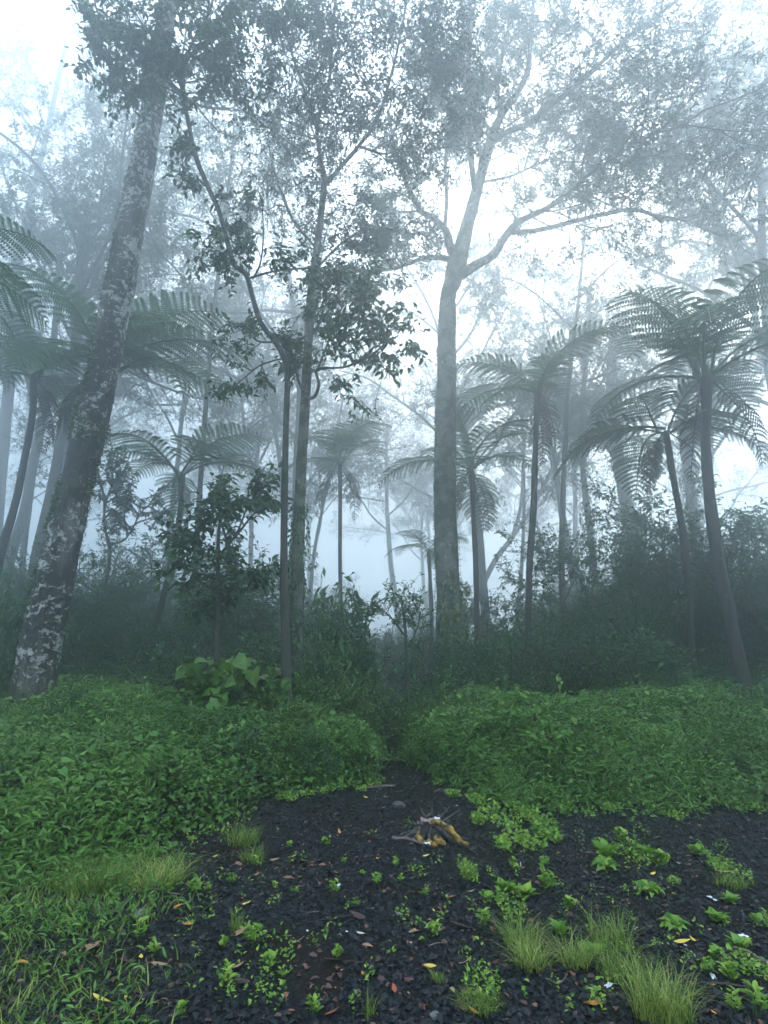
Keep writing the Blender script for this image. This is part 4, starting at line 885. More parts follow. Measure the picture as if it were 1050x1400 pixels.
weeds = [
 (376, 1218, 19, 'p', 'upright sprig of a weed just left of the short feathery one'), (404, 1226, 17, 's', 'small round sprout between the upright sprig and the white scrap'),
 (455, 1232, 30, 'p', 'bright green weed growing right beside the white scrap'), (488, 1246, 18, 's', 'little sprout below right of the white scrap'),
 (516, 1212, 26, 's', 'yellow-green sprout cluster straight below the burnt stump twig'), (546, 1206, 17, 'p', 'narrow weed right of the yellow-green sprout cluster'),
 (583, 1228, 24, 'p', 'lone leafy weed on bare gravel below the burnt stump'), (540, 1186, 22, 's', 'low sprout halfway between burnt stump and yellow-green cluster'),
 (496, 1196, 14, 's', 'tiny sprout touching the yellow-green cluster on its upper left'), (460, 1318, 28, 's', 'pale sprouts in a row above a brown leaf near the bottom'),
 (592, 1278, 36, 'p', 'sprawling weed with narrow drooping leaves beside a yellow leaf'), (578, 1294, 18, 's', 'round leaves hanging under the sprawling weed'),
 (425, 1396, 40, 'p', 'feathery green weed cut by the bottom edge near the middle'), (397, 1157, 18, 's', 'small sprout near the herb edge at the upper left of the gravel'),
 (445, 1157, 20, 's', 'small sprout at the path mouth, second from the herb edge'), (471, 1180, 14, 's', 'tiny sprout between two yellow leaves above the white scrap'),
 (225, 1228, 30, 's', 'sprout with round leaves at the edge of the pale grass'), (262, 1226, 34, 's', 'wide round-leaved weed right of the pale grass tuft'),
 (285, 1222, 20, 'p', 'pointed weed right of the wide round-leaved weed'), (192, 1288, 40, 'p', 'loose seedling patch above a bright yellow leaf on the left'),
 (214, 1308, 34, 'p', 'grassy seedling lying over brown mud at the left'), (304, 1298, 26, 's', 'sprouts beside the thin upright grass wisp'),
 (345, 1300, 38, 's', 'large cluster of heart-shaped seedlings left of the middle'), (370, 1330, 40, 's', 'heart-leaved seedlings at the lower end of the left cluster'),
 (350, 1282, 26, 's', 'yellowish seedlings at the top of the left cluster'), (305, 1356, 42, 'p', 'fluffy light green weed with one tall pale leaf behind it'),
 (308, 1330, 18, 's', 'single tall pale leaf standing behind the fluffy weed'), (250, 1396, 34, 's', 'two round bright leaves touching the bottom edge at the left'),
 (385, 1346, 20, 's', 'small sprouts at the far right tip of the left cluster'), (125, 1215, 26, 's', 'round green leaf poking out of the left grass'),
 (350, 1190, 26, 'p', 'thin weeds below the dark grass tuft near the herb edge'), (318, 1212, 22, 's', 'sprout halfway between dark grass tuft and wide weed'),
 (668, 1232, 40, 's', 'leafy weed above the left slope of the long grass'), (690, 1216, 44, 'r', 'broad rosette with pale leaf edges right of the pale star-shaped leaf'),
 (718, 1222, 46, 'r', 'biggest dark green rosette in the weedy middle right'), (745, 1216, 44, 's', 'yellowing round-leaved weed next to the biggest rosette'),
 (778, 1238, 30, 's', 'curl-leaved sprout at the right end of the weedy patch'), (662, 1268, 44, 'p', 'weed at the left foot of the drooping long grass'),
 (766, 1270, 44, 'r', 'bright rosette between the two long grass tufts'), (702, 1190, 26, 's', 'tall thin sprout above the biggest rosette'),
 (746, 1186, 26, 's', 'small neat sprout alone above the yellowing weed'), (806, 1302, 46, 'r', 'dusty green rosette just above the yellow grass'),
 (830, 1172, 50, 'r', 'wide green rosette at the left of the middle right patch'), (856, 1160, 44, 'p', 'mossy green weed in the centre of the middle right patch'),
 (828, 1188, 46, 'r', 'front rosette of the middle right patch'), (884, 1166, 40, 'r', 'rosette at the right shoulder of the middle right patch'),
 (906, 1184, 40, 's', 'sprouts trailing off the middle right patch'), (888, 1216, 44, 'r', 'rosette on bare gravel below the middle right patch'),
 (922, 1206, 26, 's', 'pale sprout right of the lone rosette'), (950, 1168, 34, 's', 'sprout far right beyond the middle right patch'),
 (920, 1258, 46, 'r', 'rosette straight above the orange leaf on the right'), (980, 1254, 48, 'r', 'fan-shaped rosette near the right edge above white litter'),
 (1000, 1228, 36, 'r', 'small rosette near the right edge beside a pale leaf'), (1012, 1290, 50, 'r', 'rosette beside the crumpled white scrap at the right edge'),
 (984, 1312, 44, 's', 'weed leaning over the pale twigs at the right'), (1002, 1340, 46, 's', 'sprouts tangled with pale litter in the lower right corner'),
 (1036, 1262, 34, 's', 'weed cut by the right edge below the small rosette'), (1030, 1385, 60, 'p', 'tall narrow weeds in the lower right corner'),
 (1005, 1386, 44, 'p', 'thin seedling left of the tall corner weeds'), (970, 1330, 34, 's', 'sprout behind a fallen brown leaf near the lower right corner'),
]
for wd_ in weeds: weed(*wd_)
def weed_carpet(pts_px, n, name, lab, smin, smax, kinds='sp', m='weed'):
    """a patch too dense to count"""
    b = MB(); c = np.array([G(a, q)[:2] for a, q, _ in pts_px]); rr = np.array([PW(r, a, q, G(a, q)[1]) for a, q, r in pts_px])
    k = R.integers(0, len(c), n); a = R.random(n) * 6.283; r = np.sqrt(R.random(n)) * rr[k]
    x = c[k, 0] + r * np.cos(a); y = c[k, 1] + 1.8 * r * np.sin(a)
    d = rdir(n); d[:, 2] = .2 + .4 * np.abs(d[:, 2]); L = smin + (smax - smin) * R.random(n)
    scatter(b, LEAF6, np.stack([x, y, ground_z(x, y) + .01 + .06 * R.random(n)], -1), d, nrm(np.array([0, 0, 1.]) + .35 * R.normal(size=(n, 3))), L, L * .55, 0)
    tag(link(name, b.mesh(name, M[m])), lab, 'weeds', kind='stuff')
weed_carpet([(650, 1098, 14), (668, 1112, 18), (690, 1128, 22), (705, 1108, 14), (722, 1120, 16), (745, 1132, 20), (768, 1112, 14), (705, 1150, 20), (730, 1162, 16), (690, 1165, 14), (755, 1150, 12), (740, 1145, 12), (620, 1090, 8), (655, 1130, 10)], 1500, 'weeds', 'straggling yellow-green weeds right of the burnt stump', .03, .055)
weed_carpet([(380 + 640 * R.random(), 1120 + 270 * R.random(), 5 + 7 * R.random()) for _ in range(90)] + [(230 + 150 * R.random(), 1200 + 190 * R.random(), 6 + 8 * R.random()) for _ in range(30)], 1500, 'weeds', 'tiny seedlings dotted all over the black gravel', .014, .03)
weed_carpet([(845, 1165, 30), (870, 1172, 24), (1000, 1195, 22), (985, 1185, 14), (660, 1352, 26), (640, 1200, 12), (700, 1245, 22), (1030, 1330, 20)], 1500, 'weeds', 'tiny creeping weeds scattered over the right of the gravel', .015, .03)
weed_carpet([(x_ + 14 * R.normal(), 1112 + 7 * R.normal(), 9) for x_ in range(800, 1050, 16)] + [(380 + 12 * k + 6 * R.normal(), 1096 - 1.6 * k + 4 * R.normal(), 7) for k in range(12)]
            + [(330, 1125, 16), (300, 1138, 14), (270, 1150, 14), (520, 1072, 8), (600, 1072, 8)], 1500, 'weeds', 'small creeping weeds along the ragged edge of the herbs', .02, .04)

# ------------------------------------------------------------------ grass tufts
def tuft(px, py, wpx, hpx, n, label, m='grass_yellow', lean=.7, w=.0023, bias=None):
    g_ = G(px, py); b = MB(); s = PW(wpx, px, py, g_[1]) * .75; h = PW(hpx, px, py, g_[1]) * .95
    n = int(n * 1.5); blades(b, np.full(n, g_[0]), np.full(n, g_[1]), n, s, h, w, lean, 0, segs=5, bend=.8, dirbias=bias)
    org = np.array([g_[0], g_[1], gz(g_[0], g_[1])])
    tag(link('grass_tuft', b.mesh('grass tuft', M[m], org), None, org), label, 'grass tuft', 'grass tufts on the clearing')
tuft(905, 1392, 52, 82, 360, 'largest tuft of long yellow grass at the lower right', lean=.55)
tuft(850, 1330, 44, 66, 170, 'mid-sized yellow-green grass behind the largest tuft', 'grass', .6)
tuft(835, 1290, 34, 60, 150, 'wispy grass clump uphill of the largest tuft', 'grass', .7)
tuft(728, 1322, 28, 56, 180, 'drooping long grass tuft right of the middle', lean=.85)
tuft(712, 1290, 26, 55, 150, 'finer grass rising behind the drooping tuft', 'grass', .8)
tuft(785, 1318, 26, 60, 120, 'loose grass wisps between the drooping and the largest tuft', lean=.8)
tuft(642, 1202, 14, 34, 70, 'small thin tuft above the pale star-shaped leaf', 'grass', .5)
tuft(322, 1278, 10, 42, 40, 'thin upright wisp of grass left of the seedling cluster', 'grass', .3)
tuft(332, 1150, 30, 32, 220, 'dark grass tuft at the edge of the herbs', 'grass', .7)
tuft(345, 1176, 22, 26, 120, 'second small dark grass tuft below the first one', 'grass', .7)
tuft(218, 1212, 44, 40, 420, 'pale bleached grass tuft at the border of gravel and lawn', lean=1.0)
tuft(130, 1210, 60, 44, 520, 'long green grass swept sideways over the left lawn', 'grass', 1.0)
tuft(1000, 1208, 26, 26, 160, 'short fuzzy grass tuft near the right edge', 'grass', .7)
tuft(505, 1396, 8, 60, 22, 'few bare grass stalks at the bottom middle', 'grass', .35)
tuft(600, 1345, 10, 18, 60, 'tiny green tuft left of the low creeping patch', 'grass', .8)
tuft(655, 1376, 34, 24, 260, 'low spreading green grass right of the bottom middle', 'grass', .9)

# ------------------------------------------------------------------ fallen leaves
def fl_mesh(curl, twist, wd):
    n = 6; V = []; 
    for i in range(n + 1):
        t = i / n; w_ = wd * math.sin(math.pi * min(1, t * .92 + .04)) ** .8 * (1 - .25 * t)
        z = .16 * curl * (2 * t - 1) ** 2; a = twist * (t - .5)
        for s_ in (-1, 0, 1):
            lx = s_ * w_ / 2; lz = abs(s_) * w_ * .28 * abs(curl)
            V.append([lx * math.cos(a) - lz * math.sin(a), t - .5, z + lx * math.sin(a) + lz * math.cos(a) + .02])
    Fq = [[3 * i + j, 3 * i + j + 1, 3 * i + j + 4, 3 * i + j + 3] for i in range(n) for j in (0, 1)]
    return np.array(V), [np.array(Fq)]
FLT = [fl_mesh(.6, .5, .42), fl_mesh(1.0, -.8, .38), fl_mesh(.3, .2, .5), fl_mesh(-.5, 1.0, .36)]
def leafcol(name, a, b_, r=.5): return plain_mat(name, a, b_, r, 60, .4, .3)
M['lo'] = leafcol('orange fallen leaf', (.50, .17, .035), (.62, .33, .08)); M['ly'] = leafcol('yellow fallen leaf', (.62, .38, .04), (.75, .58, .12))
M['lb'] = leafcol('brown fallen leaf', (.10, .045, .03), (.24, .11, .07)); M['lt'] = leafcol('tan fallen leaf', (.24, .12, .07), (.42, .26, .16))
M['lr'] = leafcol('red-brown fallen leaf', (.26, .055, .03), (.36, .12, .06)); M['lp'] = leafcol('pale fallen leaf', (.45, .33, .28), (.62, .50, .44)); M['ld'] = leafcol('dark wet fallen leaf', (.035, .017, .015), (.10, .045, .04), .3)
FLM = {}
def fallen(px, py, s, c, label, rz=None):
    key = (c, int(R.integers(0, 4)))
    if key not in FLM:
        b = MB(); b.add(*FLT[key[1]], 0, R.random()); FLM[key] = b.mesh('fallen leaf', M['l' + c], smooth=True)
    g_ = G(px, py); o = link('fallen_leaf', FLM[key], None, (g_[0], g_[1], gz(g_[0], g_[1]) + .012)); L = PW(s, px, py, g_[1])
    o.scale = (L, L, L); o.rotation_euler = (.25 * R.normal(), .25 * R.normal(), R.random() * 6.28 if rz is None else rz * D2R)
    tag(o, label, 'fallen leaf', 'fallen leaves on the ground')
leaves = [
 (30, 1320, 26, 'o', 'orange leaf on the grass nearest the left edge', 80), (95, 1267, 15, 'o', 'small orange leaf sunk in the grass below the swept tuft', 60),
 (123, 1302, 30, 't', 'long curled tan leaf slanting in the left grass', -40), (87, 1313, 20, 'b', 'upright brown leaf left of the curled tan one', -10),
 (68, 1330, 22, 't', 'slanting yellowish-brown leaf under the upright brown one', -50), (43, 1357, 14, 'y', 'small yellow leaf in the grass near the lower left corner', 10),
 (192, 1313, 15, 'y', 'short bright yellow leaf on brown mud at the left', 20), (137, 1373, 28, 'y', 'long pale yellow leaf lying flat near the bottom left', 85),
 (92, 1352, 32, 'd', 'big dark brown curled leaf in the left grass', -45), (245, 1243, 20, 'o', 'orange-yellow leaf beneath the wide round-leaved weed', -60),
 (257, 1267, 16, 'o', 'small orange leaf on bare mud below the orange-yellow one', -70), (217, 1325, 24, 't', 'tan leaf on mud right of the short yellow leaf', -60),
 (145, 1395, 26, 'o', 'brown-orange leaf cut by the bottom edge at the left', -70), (242, 1338, 16, 'd', 'dark reddish leaf on the mud left of the fluffy weed', 20),
 (252, 1380, 22, 't', 'tan leaf above the two bottom round leaves', -80), (328, 1233, 22, 'b', 'grey-brown leaf at the foot of the slope above the grass wisp', 30),
 (337, 1243, 15, 'y', 'yellow leaf tip next to the grey-brown leaf', -40), (330, 1282, 26, 't', 'tan leaf pushed against the yellowish seedlings', -70),
 (326, 1332, 18, 't', 'slender tan leaf between fluffy weed and seedling cluster', -45), (331, 1354, 22, 'd', 'dark red leaf right of the fluffy weed', 80),
 (293, 1173, 12, 'y', 'tiny yellow leaf by the dark grass tufts', 80), (327, 1184, 16, 'b', 'brown leaf below the second dark grass tuft', 60), (231, 1208, 20, 'o', 'orange-brown leaf under the bleached tuft', -60),
 (425, 1183, 13, 'o', 'small orange-brown leaf, left of a close pair', 70), (442, 1185, 13, 'b', 'small brown leaf, right of a close pair', 90), (417, 1195, 12, 'r', 'small red leaf below the close pair', 60),
 (457, 1197, 11, 'y', 'yellow leaf above the bright weed beside the white scrap', 80), (516, 1177, 8, 'y', 'yellow leaf speck left of the low sprout', 20), (400, 1174, 11, 'y', 'thin yellow leaf left of the close pair', -70),
 (376, 1179, 14, 't', 'tan leaf farthest left on the upper gravel', 85), (395, 1206, 16, 'b', 'brown leaf above the small round sprout', 85), (583, 1176, 10, 'y', 'flat yellow leaf in front of the burnt stump', 90),
 (488, 1264, 26, 'd', 'dark crumpled red-brown leaf at the middle of the gravel', 60), (503, 1279, 15, 'b', 'brown leaf under the dark crumpled one', 30), (493, 1287, 12, 'p', 'slim pale leaf under the brown middle leaf', 80),
 (503, 1303, 16, 't', 'oval greyish leaf lying alone below the middle', 90), (568, 1279, 20, 't', 'tan leaf tucked under the sprawling weed', -70), (632, 1269, 34, 'd', 'largest dark brown leaf left of the drooping grass', 80),
 (636, 1315, 20, 't', 'light brown leaf on bare gravel left of the drooping grass', -60), (588, 1329, 18, 'y', 'torn bright yellow leaf on top of a brown one', 70), (586, 1333, 20, 'b', 'brown leaf under the torn yellow one', 80),
 (536, 1333, 16, 'b', 'curled brown leaf left of the torn yellow leaf', -70), (497, 1347, 20, 'o', 'upright rusty leaf at the bottom middle', 15), (539, 1364, 17, 'r', 'red-orange leaf right of the rusty upright leaf', 10),
 (582, 1387, 20, 'r', 'flat rusty leaf at the bottom edge, left of two', 85), (648, 1388, 18, 'o', 'flat orange-brown leaf at the bottom edge, right of two', 75), (678, 1338, 18, 'b', 'brown leaf beside the low spreading grass', 20),
 (645, 1362, 20, 't', 'tan leaf half hidden in the low spreading grass', 80), (455, 1391, 24, 'r', 'rusty leaf by the bottom edge left of the bare stalks', -50), (615, 1216, 13, 'b', 'small brown leaf left of the pale star-shaped leaf', 70),
 (643, 1222, 14, 'p', 'pale pinkish star-shaped leaf right of the lone leafy weed', 60), (617, 1230, 12, 'r', 'small red-brown leaf under the pale star-shaped leaf', -60), (593, 1249, 9, 'y', 'small yellow leaf above the sprawling weed', 15),
 (455, 1326, 26, 'd', 'dark red leaf beneath the row of pale sprouts', 85), (933, 1283, 22, 'y', 'large orange-yellow leaf on the gravel at the right', 80), (810, 1382, 26, 'o', 'long orange-brown leaf left of the largest grass tuft', -75),
 (975, 1350, 20, 't', 'slim tan leaf near the lower right corner', -40), (988, 1222, 14, 'p', 'pale yellowish leaf beside the long white scrap', 90), (978, 1390, 13, 'o', 'small orange leaf at the bottom right', 20),
 (947, 1279, 13, 'y', 'pale yellow leaf touching the large orange-yellow one', 10), (802, 1170, 15, 'b', 'brown leaf left of the middle right weed patch', 70), (838, 1236, 9, 'p', 'small pale leaf above the wispy grass', 10),
 (988, 1191, 16, 'y', 'yellowish leaf on the fuzzy grass tuft', 80), (893, 1194, 10, 'y', 'yellow leaf below the middle right patch', -60), (1040, 1330, 20, 'd', 'dark red leaf by the right edge', 20),
 (528, 1092, 8, 'y', 'tiny yellow leaf at the mouth of the path', 80), (500, 1093, 8, 'y', 'tiny orange leaf left of the one at the path mouth', 50), (464, 1141, 11, 'o', 'orange leaf halfway to the burnt stump from the left', 20),
 (524, 1108, 9, 'y', 'yellow leaf on the path behind the burnt stump', 60),
]
for l in leaves: fallen(*l)
# countless dark rotting bits between them
n = 5200; y = 2.7 + 6 * R.random(n) ** 1.3; x = (R.random(n) * 2 - 1) * (.72 * y + .3); k = (herb_in(x, y) < .1) & (vnoise(x, y, 1.6, 61) + .3 * R.random(n) > .5); x, y = x[k], y[k]; n = len(x)
b = MB(); V, Fc = FLT[0]; a = R.random(n) * 6.283; d = np.stack([np.cos(a), np.sin(a), .15 * R.normal(size=n)], -1)
col = R.random(n); mm = np.digitize(col, [.72, .93, .985])
for q in range(4):
    k = mm == q; L_ = (.018 + .035 * R.random(k.sum())) * (1, .9, .8, .6)[q]
    scatter(b, LEAF6, np.stack([x, y, ground_z(x, y) + .008], -1)[k], d[k], nrm(np.array([0, 0, 1.]) + .35 * R.normal(size=(k.sum(), 3))), L_, L_ * .5, q)
tag(link('leaf_litter', b.mesh('leaf litter', [M['ld'], M['lb'], M['lt'], M['ly']])), 'small rotting leaf fragments strewn over the gravel', 'leaf litter', kind='stuff')

b = MB(); n = 0
while n < 260:
    y = 2.7 + 5 * R.random() ** 1.3; x = (R.random() * 2 - 1) * (.72 * y + .2)
    if herb_in(x, y) > .3: continue
    n += 1; a = R.random() * 6.283; L_ = .03 + .14 * R.random() ** 2; q = np.array([x, y, gz(x, y) + .010]); dv = np.array([math.cos(a), math.sin(a), .03 * R.normal()])
    b.tube(np.array([q - dv * L_ / 2, q + .12 * L_ * R.normal(size=3) * [1, 1, .3], q + dv * L_ / 2]), [.0022 + .002 * R.random(), .002, .0012], 4, int(R.random() < .35), False, R.random())
tag(link('twig_litter', b.mesh('twig litter', [M['twig'], plain_mat('dry twig', (.10, .075, .055), (.26, .21, .16), .7, 50)])), 'small broken twigs strewn over the gravel', 'twigs', kind='stuff')
# ------------------------------------------------------------------ litter, stones, twigs
M['paper'] = plain_mat('white litter', (.55, .58, .62), (.85, .87, .90), .5, 80, .4, .4); M['blue'] = plain_mat('blue plastic', (.10, .32, .62), (.22, .50, .80), .35, 60)
M['stone'] = plain_mat('grey stone', (.06, .065, .065), (.20, .21, .20), .6, 40, .4, .6); M['char'] = plain_mat('charred wood', (.004, .004, .005), (.075, .07, .07), .6, 50, .5, .8)
M['ywood'], t_, o_ = mat('yellow stained charred wood'); n_ = noise_n(t_, 22, 6, .7, coords(t_)); at_ = ramp(t_, [(.42, (.008, .006, .005)), (.52, (.28, .16, .025)), (.66, (.56, .38, .06))], n_.outputs[0])
p_ = N(t_, 'ShaderNodeBsdfPrincipled'); t_.links.new(at_.outputs[0], p_.inputs['Base Color']); p_.inputs['Roughness'].default_value = .7; t_.links.new(p_.outputs[0], o_.inputs[0]); M['pink'] = plain_mat('faded pinkish scrap', (.10, .055, .05), (.32, .22, .21), .6, 50, .3, .4)
def scrap(px, py, wpx, label, m='paper', asp=.6, name='litter_scrap', cat='litter'):
    g_ = G(px, py); s = PW(wpx, px, py, g_[1]) / 2; n = 5; V = []
    for i in range(n):
        for j in range(n):
            u, v = i / (n - 1) * 2 - 1, j / (n - 1) * 2 - 1; f = 1 - .25 * R.random()
            V.append([u * f, v * asp * f, .35 * R.random() * (1 - .3 * abs(u))])
    Fq = [[i * n + j, (i + 1) * n + j, (i + 1) * n + j + 1, i * n + j + 1] for i in range(n - 1) for j in range(n - 1)]
    b = MB(); b.add(np.array(V) * s, [np.array(Fq)], 0, R.random())
    o = link(name, b.mesh(name, M[m]), None, (g_[0], g_[1], gz(g_[0], g_[1]) + .006)); o.rotation_euler = (0, 0, R.random() * 3); tag(o, label, cat, 'scraps of litter on the gravel')
for a in [(463, 1214, 9, 'white scrap standing out beside a bright green weed'), (1015, 1276, 17, 'crumpled white scrap near the right edge'), (973, 1223, 18, 'long white scrap right of the lone rosette', 'paper', .3),
          (832, 1347, 22, 'torn whitish scrap at the left foot of the largest tuft', 'paper', .4), (868, 1264, 9, 'small bluish-white scrap above the largest tuft'), (748, 1343, 7, 'tiny bright blue plastic bit in front of the drooping grass', 'blue'),
          (481, 1353, 6, 'tiny pale blue bit near the bottom middle', 'blue', .4), (894, 1288, 9, 'small pinkish scrap left of the orange-yellow leaf', 'pink'), (928, 1178, 6, 'white speck between the right weeds'),
          (712, 1186, 18, 'thin white stick-like scrap above the weedy patch', 'paper', .08), (990, 1300, 15, 'whitish scrap under the leaning weed', 'paper', .4), (975, 1335, 16, 'flat white scrap beneath the sprout in the lower right', 'paper', .4),
          (1033, 1226, 6, 'small white speck at the right edge'), (720, 1292, 8, 'white bit caught in the drooping grass'), (936, 1285, 5, 'tiny white bit touching the orange-yellow leaf'), (474, 1283, 4, 'tiny white dot below the middle brown leaf'),
          (420, 1283, 5, 'tiny white fragment on bare gravel left of the middle')]: scrap(*a)
def stone(px, py, wpx, label, m='stone'):
    g_ = G(px, py); s = PW(wpx, px, py, g_[1]) / 2; b = MB(); nu, nv = 9, 7; V = []
    for j in range(nv):
        for i in range(nu):
            a, e = i / nu * 6.283, (j / (nv - 1) - .5) * 3.14; p = Vector((math.cos(a) * math.cos(e), math.sin(a) * math.cos(e), math.sin(e)))
            r_ = 1 + .45 * mn.noise(p * 1.3 + Vector((px, py, 0))); V.append([p.x * r_, p.y * r_ * .75, p.z * r_ * .45])
    Fq = [[j * nu + i, j * nu + (i + 1) % nu, (j + 1) * nu + (i + 1) % nu, (j + 1) * nu + i] for j in range(nv - 1) for i in range(nu)]
    b.add(np.array(V) * s, [np.array(Fq)], 0, R.random()); o = link('stone', b.mesh('stone', M[m]), None, (g_[0], g_[1], gz(g_[0], g_[1]) + s * .2)); o.rotation_euler = (0, 0, R.random() * 3)
    tag(o, label, 'stone', 'stones lying on the gravel')
for a in [(190, 1257, 24, 'dark grey stone at the edge of the left lawn'), (594, 1397, 18, 'grey stone cut by the bottom edge'), (545, 1252, 9, 'small grey pebble in the middle of the gravel'), (997, 1326, 18, 'pale stone among the lower right weeds'), (877, 1337, 9, 'small bluish pebble in the largest grass tuft'), (464, 1288, 9, 'pale oval pebble left of the middle leaves'),
          (545, 1105, 20, 'flat dark stone lying across the path behind the stump', 'char'), (1030, 1250, 8, 'small pebble by the right edge')]: stone(*a)
def stick(rows, label, m='twig', name='stick', cat='stick', z=.012):
    pts = []; rad = []
    for px, py, w_, h in rows:
        q = G(px, py); pts.append([q[0], q[1], gz(q[0], q[1]) + z + h]); rad.append(PW(w_, px, py, q[1]) / 2)
    pp, rr = resample(np.array(pts), 16, rad); pp = pp + .003 * R.normal(size=pp.shape); b = MB(); b.tube(pp, rr, 7, 0)
    tag(link(name, b.mesh(name, M[m], pp[0], True), None, pp[0]), label, cat, 'sticks and twigs on the gravel')
M['stick'] = plain_mat('weathered stick', (.05, .04, .035), (.17, .14, .12), .7, 50, .3, .7)
for a in [([(536, 1153, 4, .01), (560, 1155, 4.5, .015), (588, 1161, 5, .01)], 'weathered stick lying in front of the burnt stump', 'stick'), ([(495, 1078, 3, 0), (515, 1076, 4, 0), (540, 1075, 3, 0)], 'broken branch lying across the mouth of the path', 'stick'),
          ([(593, 1083, 3, 0), (604, 1080, 4, 0), (612, 1086, 3, 0)], 'short dark branch on the path right side', 'stick'), ([(620, 1155, 1.6, .02), (640, 1166, 1.4, .01), (652, 1174, 1.2, 0)], 'thin twig reaching right from the burnt stump', 'char'),
          ([(1000, 1296, 3, .02), (1022, 1306, 4, .03), (1049, 1318, 5, .02)], 'pale grey branch at the right edge among weeds', 'stick'), ([(950, 1345, 2, .01), (985, 1352, 2.4, .02), (1048, 1356, 2, .01)], 'dark twig stretching to the right edge in the lower right', 'twig'),
          ([(748, 1346, 1.6, .01), (765, 1358, 1.6, .02), (776, 1348, 1.3, .03)], 'forked brown twig in front of the drooping grass', 'stick'), ([(165, 1255, 2, .02), (195, 1228, 2, .03), (245, 1232, 1.6, .01)], 'dry stalk lying under the bleached tuft', 'stick'),
          ([(150, 1392, 2, .01), (195, 1374, 2, .02), (238, 1366, 1.6, .01)], 'thin twig over the mud at the bottom left', 'twig'), ([(480, 1262, 2, 0), (440, 1270, 1.6, 0), (415, 1272, 1.3, 0)], 'thin dark twig left of the middle leaves', 'twig'),
          ([(805, 1372, 1.8, .01), (818, 1362, 1.8, .02), (832, 1358, 1.3, .01)], 'small brown twig above the long orange-brown leaf', 'stick')]: stick(*a)

# burnt stump with splayed charred roots and two yellow ones
g_ = G(590, 1150); org = np.array([g_[0], g_[1], gz(g_[0], g_[1])]); px1 = PW(1.12, 590, 1150, g_[1])
root = empty('burnt_stump', org, 'charred stump with splayed roots and a bright yellow stained root on the gravel', 'stump')
def sub(name, rows, rw, m, sides=8, n=14, lab=None):
    pp, rr = resample(np.array(rows, float) * px1, n, np.array(rw) * px1); pp = pp + .15 * px1 * R.normal(size=pp.shape); b = MB(); V, Fs = tube(pp, rr, sides, True, lambda p_, a: 1 + .14 * R.normal(size=(len(p_), len(a)))); b.add(V, Fs, 0, R.random())
    o = link(name, b.mesh(name, M[m], smooth=(m != 'char')), root)
    if lab: o['label'] = lab
sub('stump', [(0, 0, -3), (0, 0, 8), (-1, 0, 18), (0, 1, 24)], [13, 10, 8, 4], 'char', 12, 16)
for k, (az, L_, h, w_) in enumerate([(185, 44, 20, 2.6), (205, 34, 22, 2.4), (170, 52, 17, 2), (225, 26, 24, 2.6), (150, 30, 22, 2.3), (20, 34, 21, 2.6), (0, 46, 18, 2.2), (40, 40, 22, 2.4), (330, 38, 20, 2.2), (345, 30, 24, 2.4), (100, 26, 22, 2.6), (60, 30, 23, 2.4), (255, 22, 22, 2.2), (280, 24, 20, 2.2), (128, 24, 26, 2.2), (215, 40, 14, 1.6), (310, 30, 15, 1.8)]):
    c, s_ = math.cos(az * D2R), math.sin(az * D2R)
    sub('charred_root', [(0, 0, h), (c * L_ * .35, s_ * L_ * .35, h * .62), (c * L_ * .7, s_ * L_ * .7, h * .22), (c * L_, s_ * L_, 1)], [w_ * 1.2, w_ * 1.3, w_, w_ * .4], 'char')
for az, L_, h in [(35, 30, 34), (15, 38, 32), (150, 16, 36), (200, 14, 34), (80, 16, 36)]:
    c, s_ = math.cos(az * D2R), math.sin(az * D2R); sub('charred_spike', [(0, 0, 14), (c * L_ * .5, s_ * L_ * .5, h * .7), (c * L_, s_ * L_, h)], [2.2, 1.6, .6], 'char', 6, 8)
sub('yellow_root', [(-2, -9, 22), (8, -14, 24), (20, -18, 18), (30, -22, 8), (42, -26, 3)], [2.4, 3.4, 4.0, 3.6, 1.6], 'ywood', 7, 22, 'thick bright yellow root curving to the right')
sub('yellow_root', [(-16, -12, 18), (-17, -18, 10), (-12, -22, 5), (-4, -24, 3)], [2, 2.8, 3.2, 2], 'ywood', 9, 14, 'short yellow root stub in the middle')
sub('yellow_root', [(2, -20, 10), (8, -24, 6), (14, -26, 3)], [3, 4.2, 2.4], 'ywood', 9, 10, 'small yellow lump at the foot')
sub('yellow_root', [(-8, -24, 6), (-2, -27, 5), (5, -27, 2)], [2.6, 4.0, 2.2], 'ywood', 9, 10)
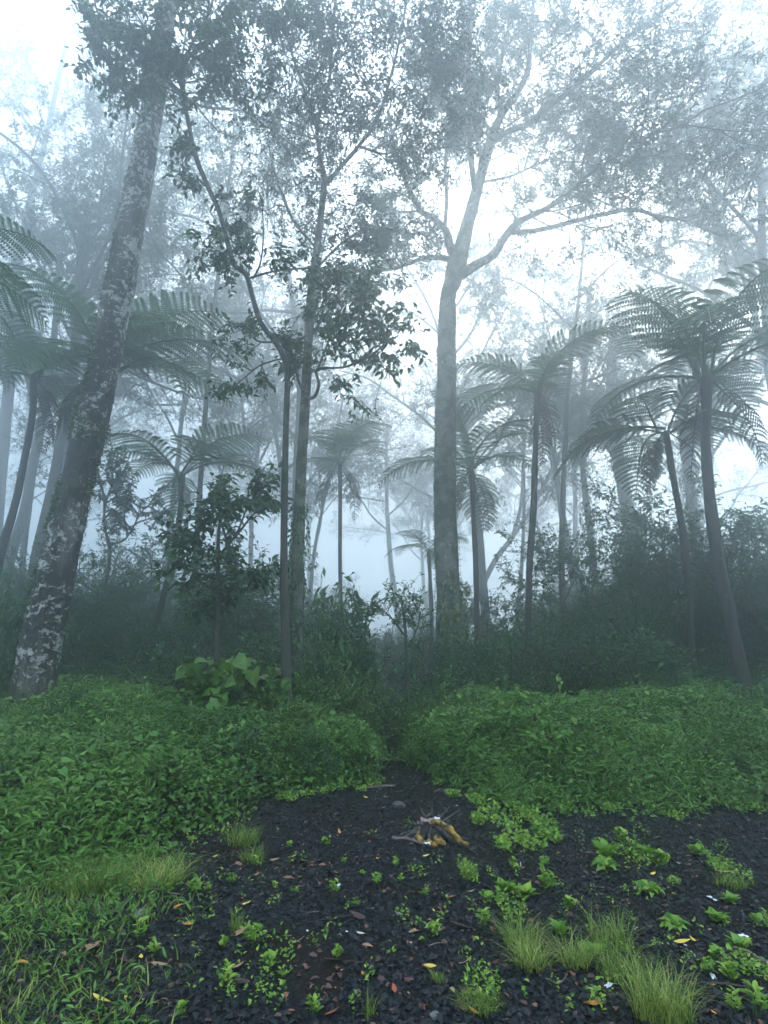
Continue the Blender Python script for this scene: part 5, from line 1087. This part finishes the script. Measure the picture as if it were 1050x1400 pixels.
def rag(name, c, w_, m, lab):
    n = 5; V = []
    for i in range(n):
        for j in range(n):
            u, v = i / (n - 1) * 2 - 1, j / (n - 1) * 2 - 1; V.append([c[0] + u * w_ * (1 - .2 * R.random()), c[1] + v * w_ * .7, c[2] + w_ * .5 * R.random() - .3 * w_ * v * v])
    b = MB(); b.add(np.array(V) * px1, [np.array([[i * n + j, (i + 1) * n + j, (i + 1) * n + j + 1, i * n + j + 1] for i in range(n - 1) for j in range(n - 1)])], 0, R.random())
    o = link(name, b.mesh(name, M[m], -org * 0), None, org); tag(o, lab, 'litter', 'scraps of litter on the gravel')
rag('litter_scrap', (-5, -6, 24), 9, 'pink', 'faded pinkish scrap draped over the top of the burnt stump'); rag('litter_scrap', (-13, -4, 21), 5, 'pink', 'smaller pinkish scrap on the left shoulder of the burnt stump')
rag('litter_scrap', (7, -4, 26), 3.8, 'paper', 'small white scrap on top of the burnt stump'); rag('litter_scrap', (22, -2, 12), 3.0, 'paper', 'bright white speck right of the burnt stump top'); rag('litter_scrap', (-7, -30, 6), 3.5, 'paper', 'white scrap at the yellow foot of the burnt stump')
# ------------------------------------------------------------------ mist
b = MB(); x0, x1, y0, y1, z0, z1 = -95, 95, -40, 140, -2.0, 36
V = [(x, y, z) for x in (x0, x1) for y in (y0, y1) for z in (z0, z1)]
b.add(V, [np.array([[0, 1, 3, 2], [4, 6, 7, 5], [0, 4, 5, 1], [2, 3, 7, 6], [0, 2, 6, 4], [1, 5, 7, 3]])])
m, t, o_ = mat('mist'); pv = N(t, 'ShaderNodeVolumePrincipled'); pv.inputs['Color'].default_value = HAZE_COLOR; pv.inputs['Density'].default_value = HAZE_DENSITY
pv.inputs['Anisotropy'].default_value = 0.87
t.links.new(pv.outputs[0], o_.inputs['Volume'])
o = link('haze', b.mesh('haze', m)); tag(o, 'pale blue mist filling the whole forest', 'mist', kind='stuff')
print('tris', sum(sum(len(p.vertices) - 2 for p in me.polygons) for me in bpy.data.meshes) if 0 else sum(len(me.loops) - 2 * len(me.polygons) for me in bpy.data.meshes))
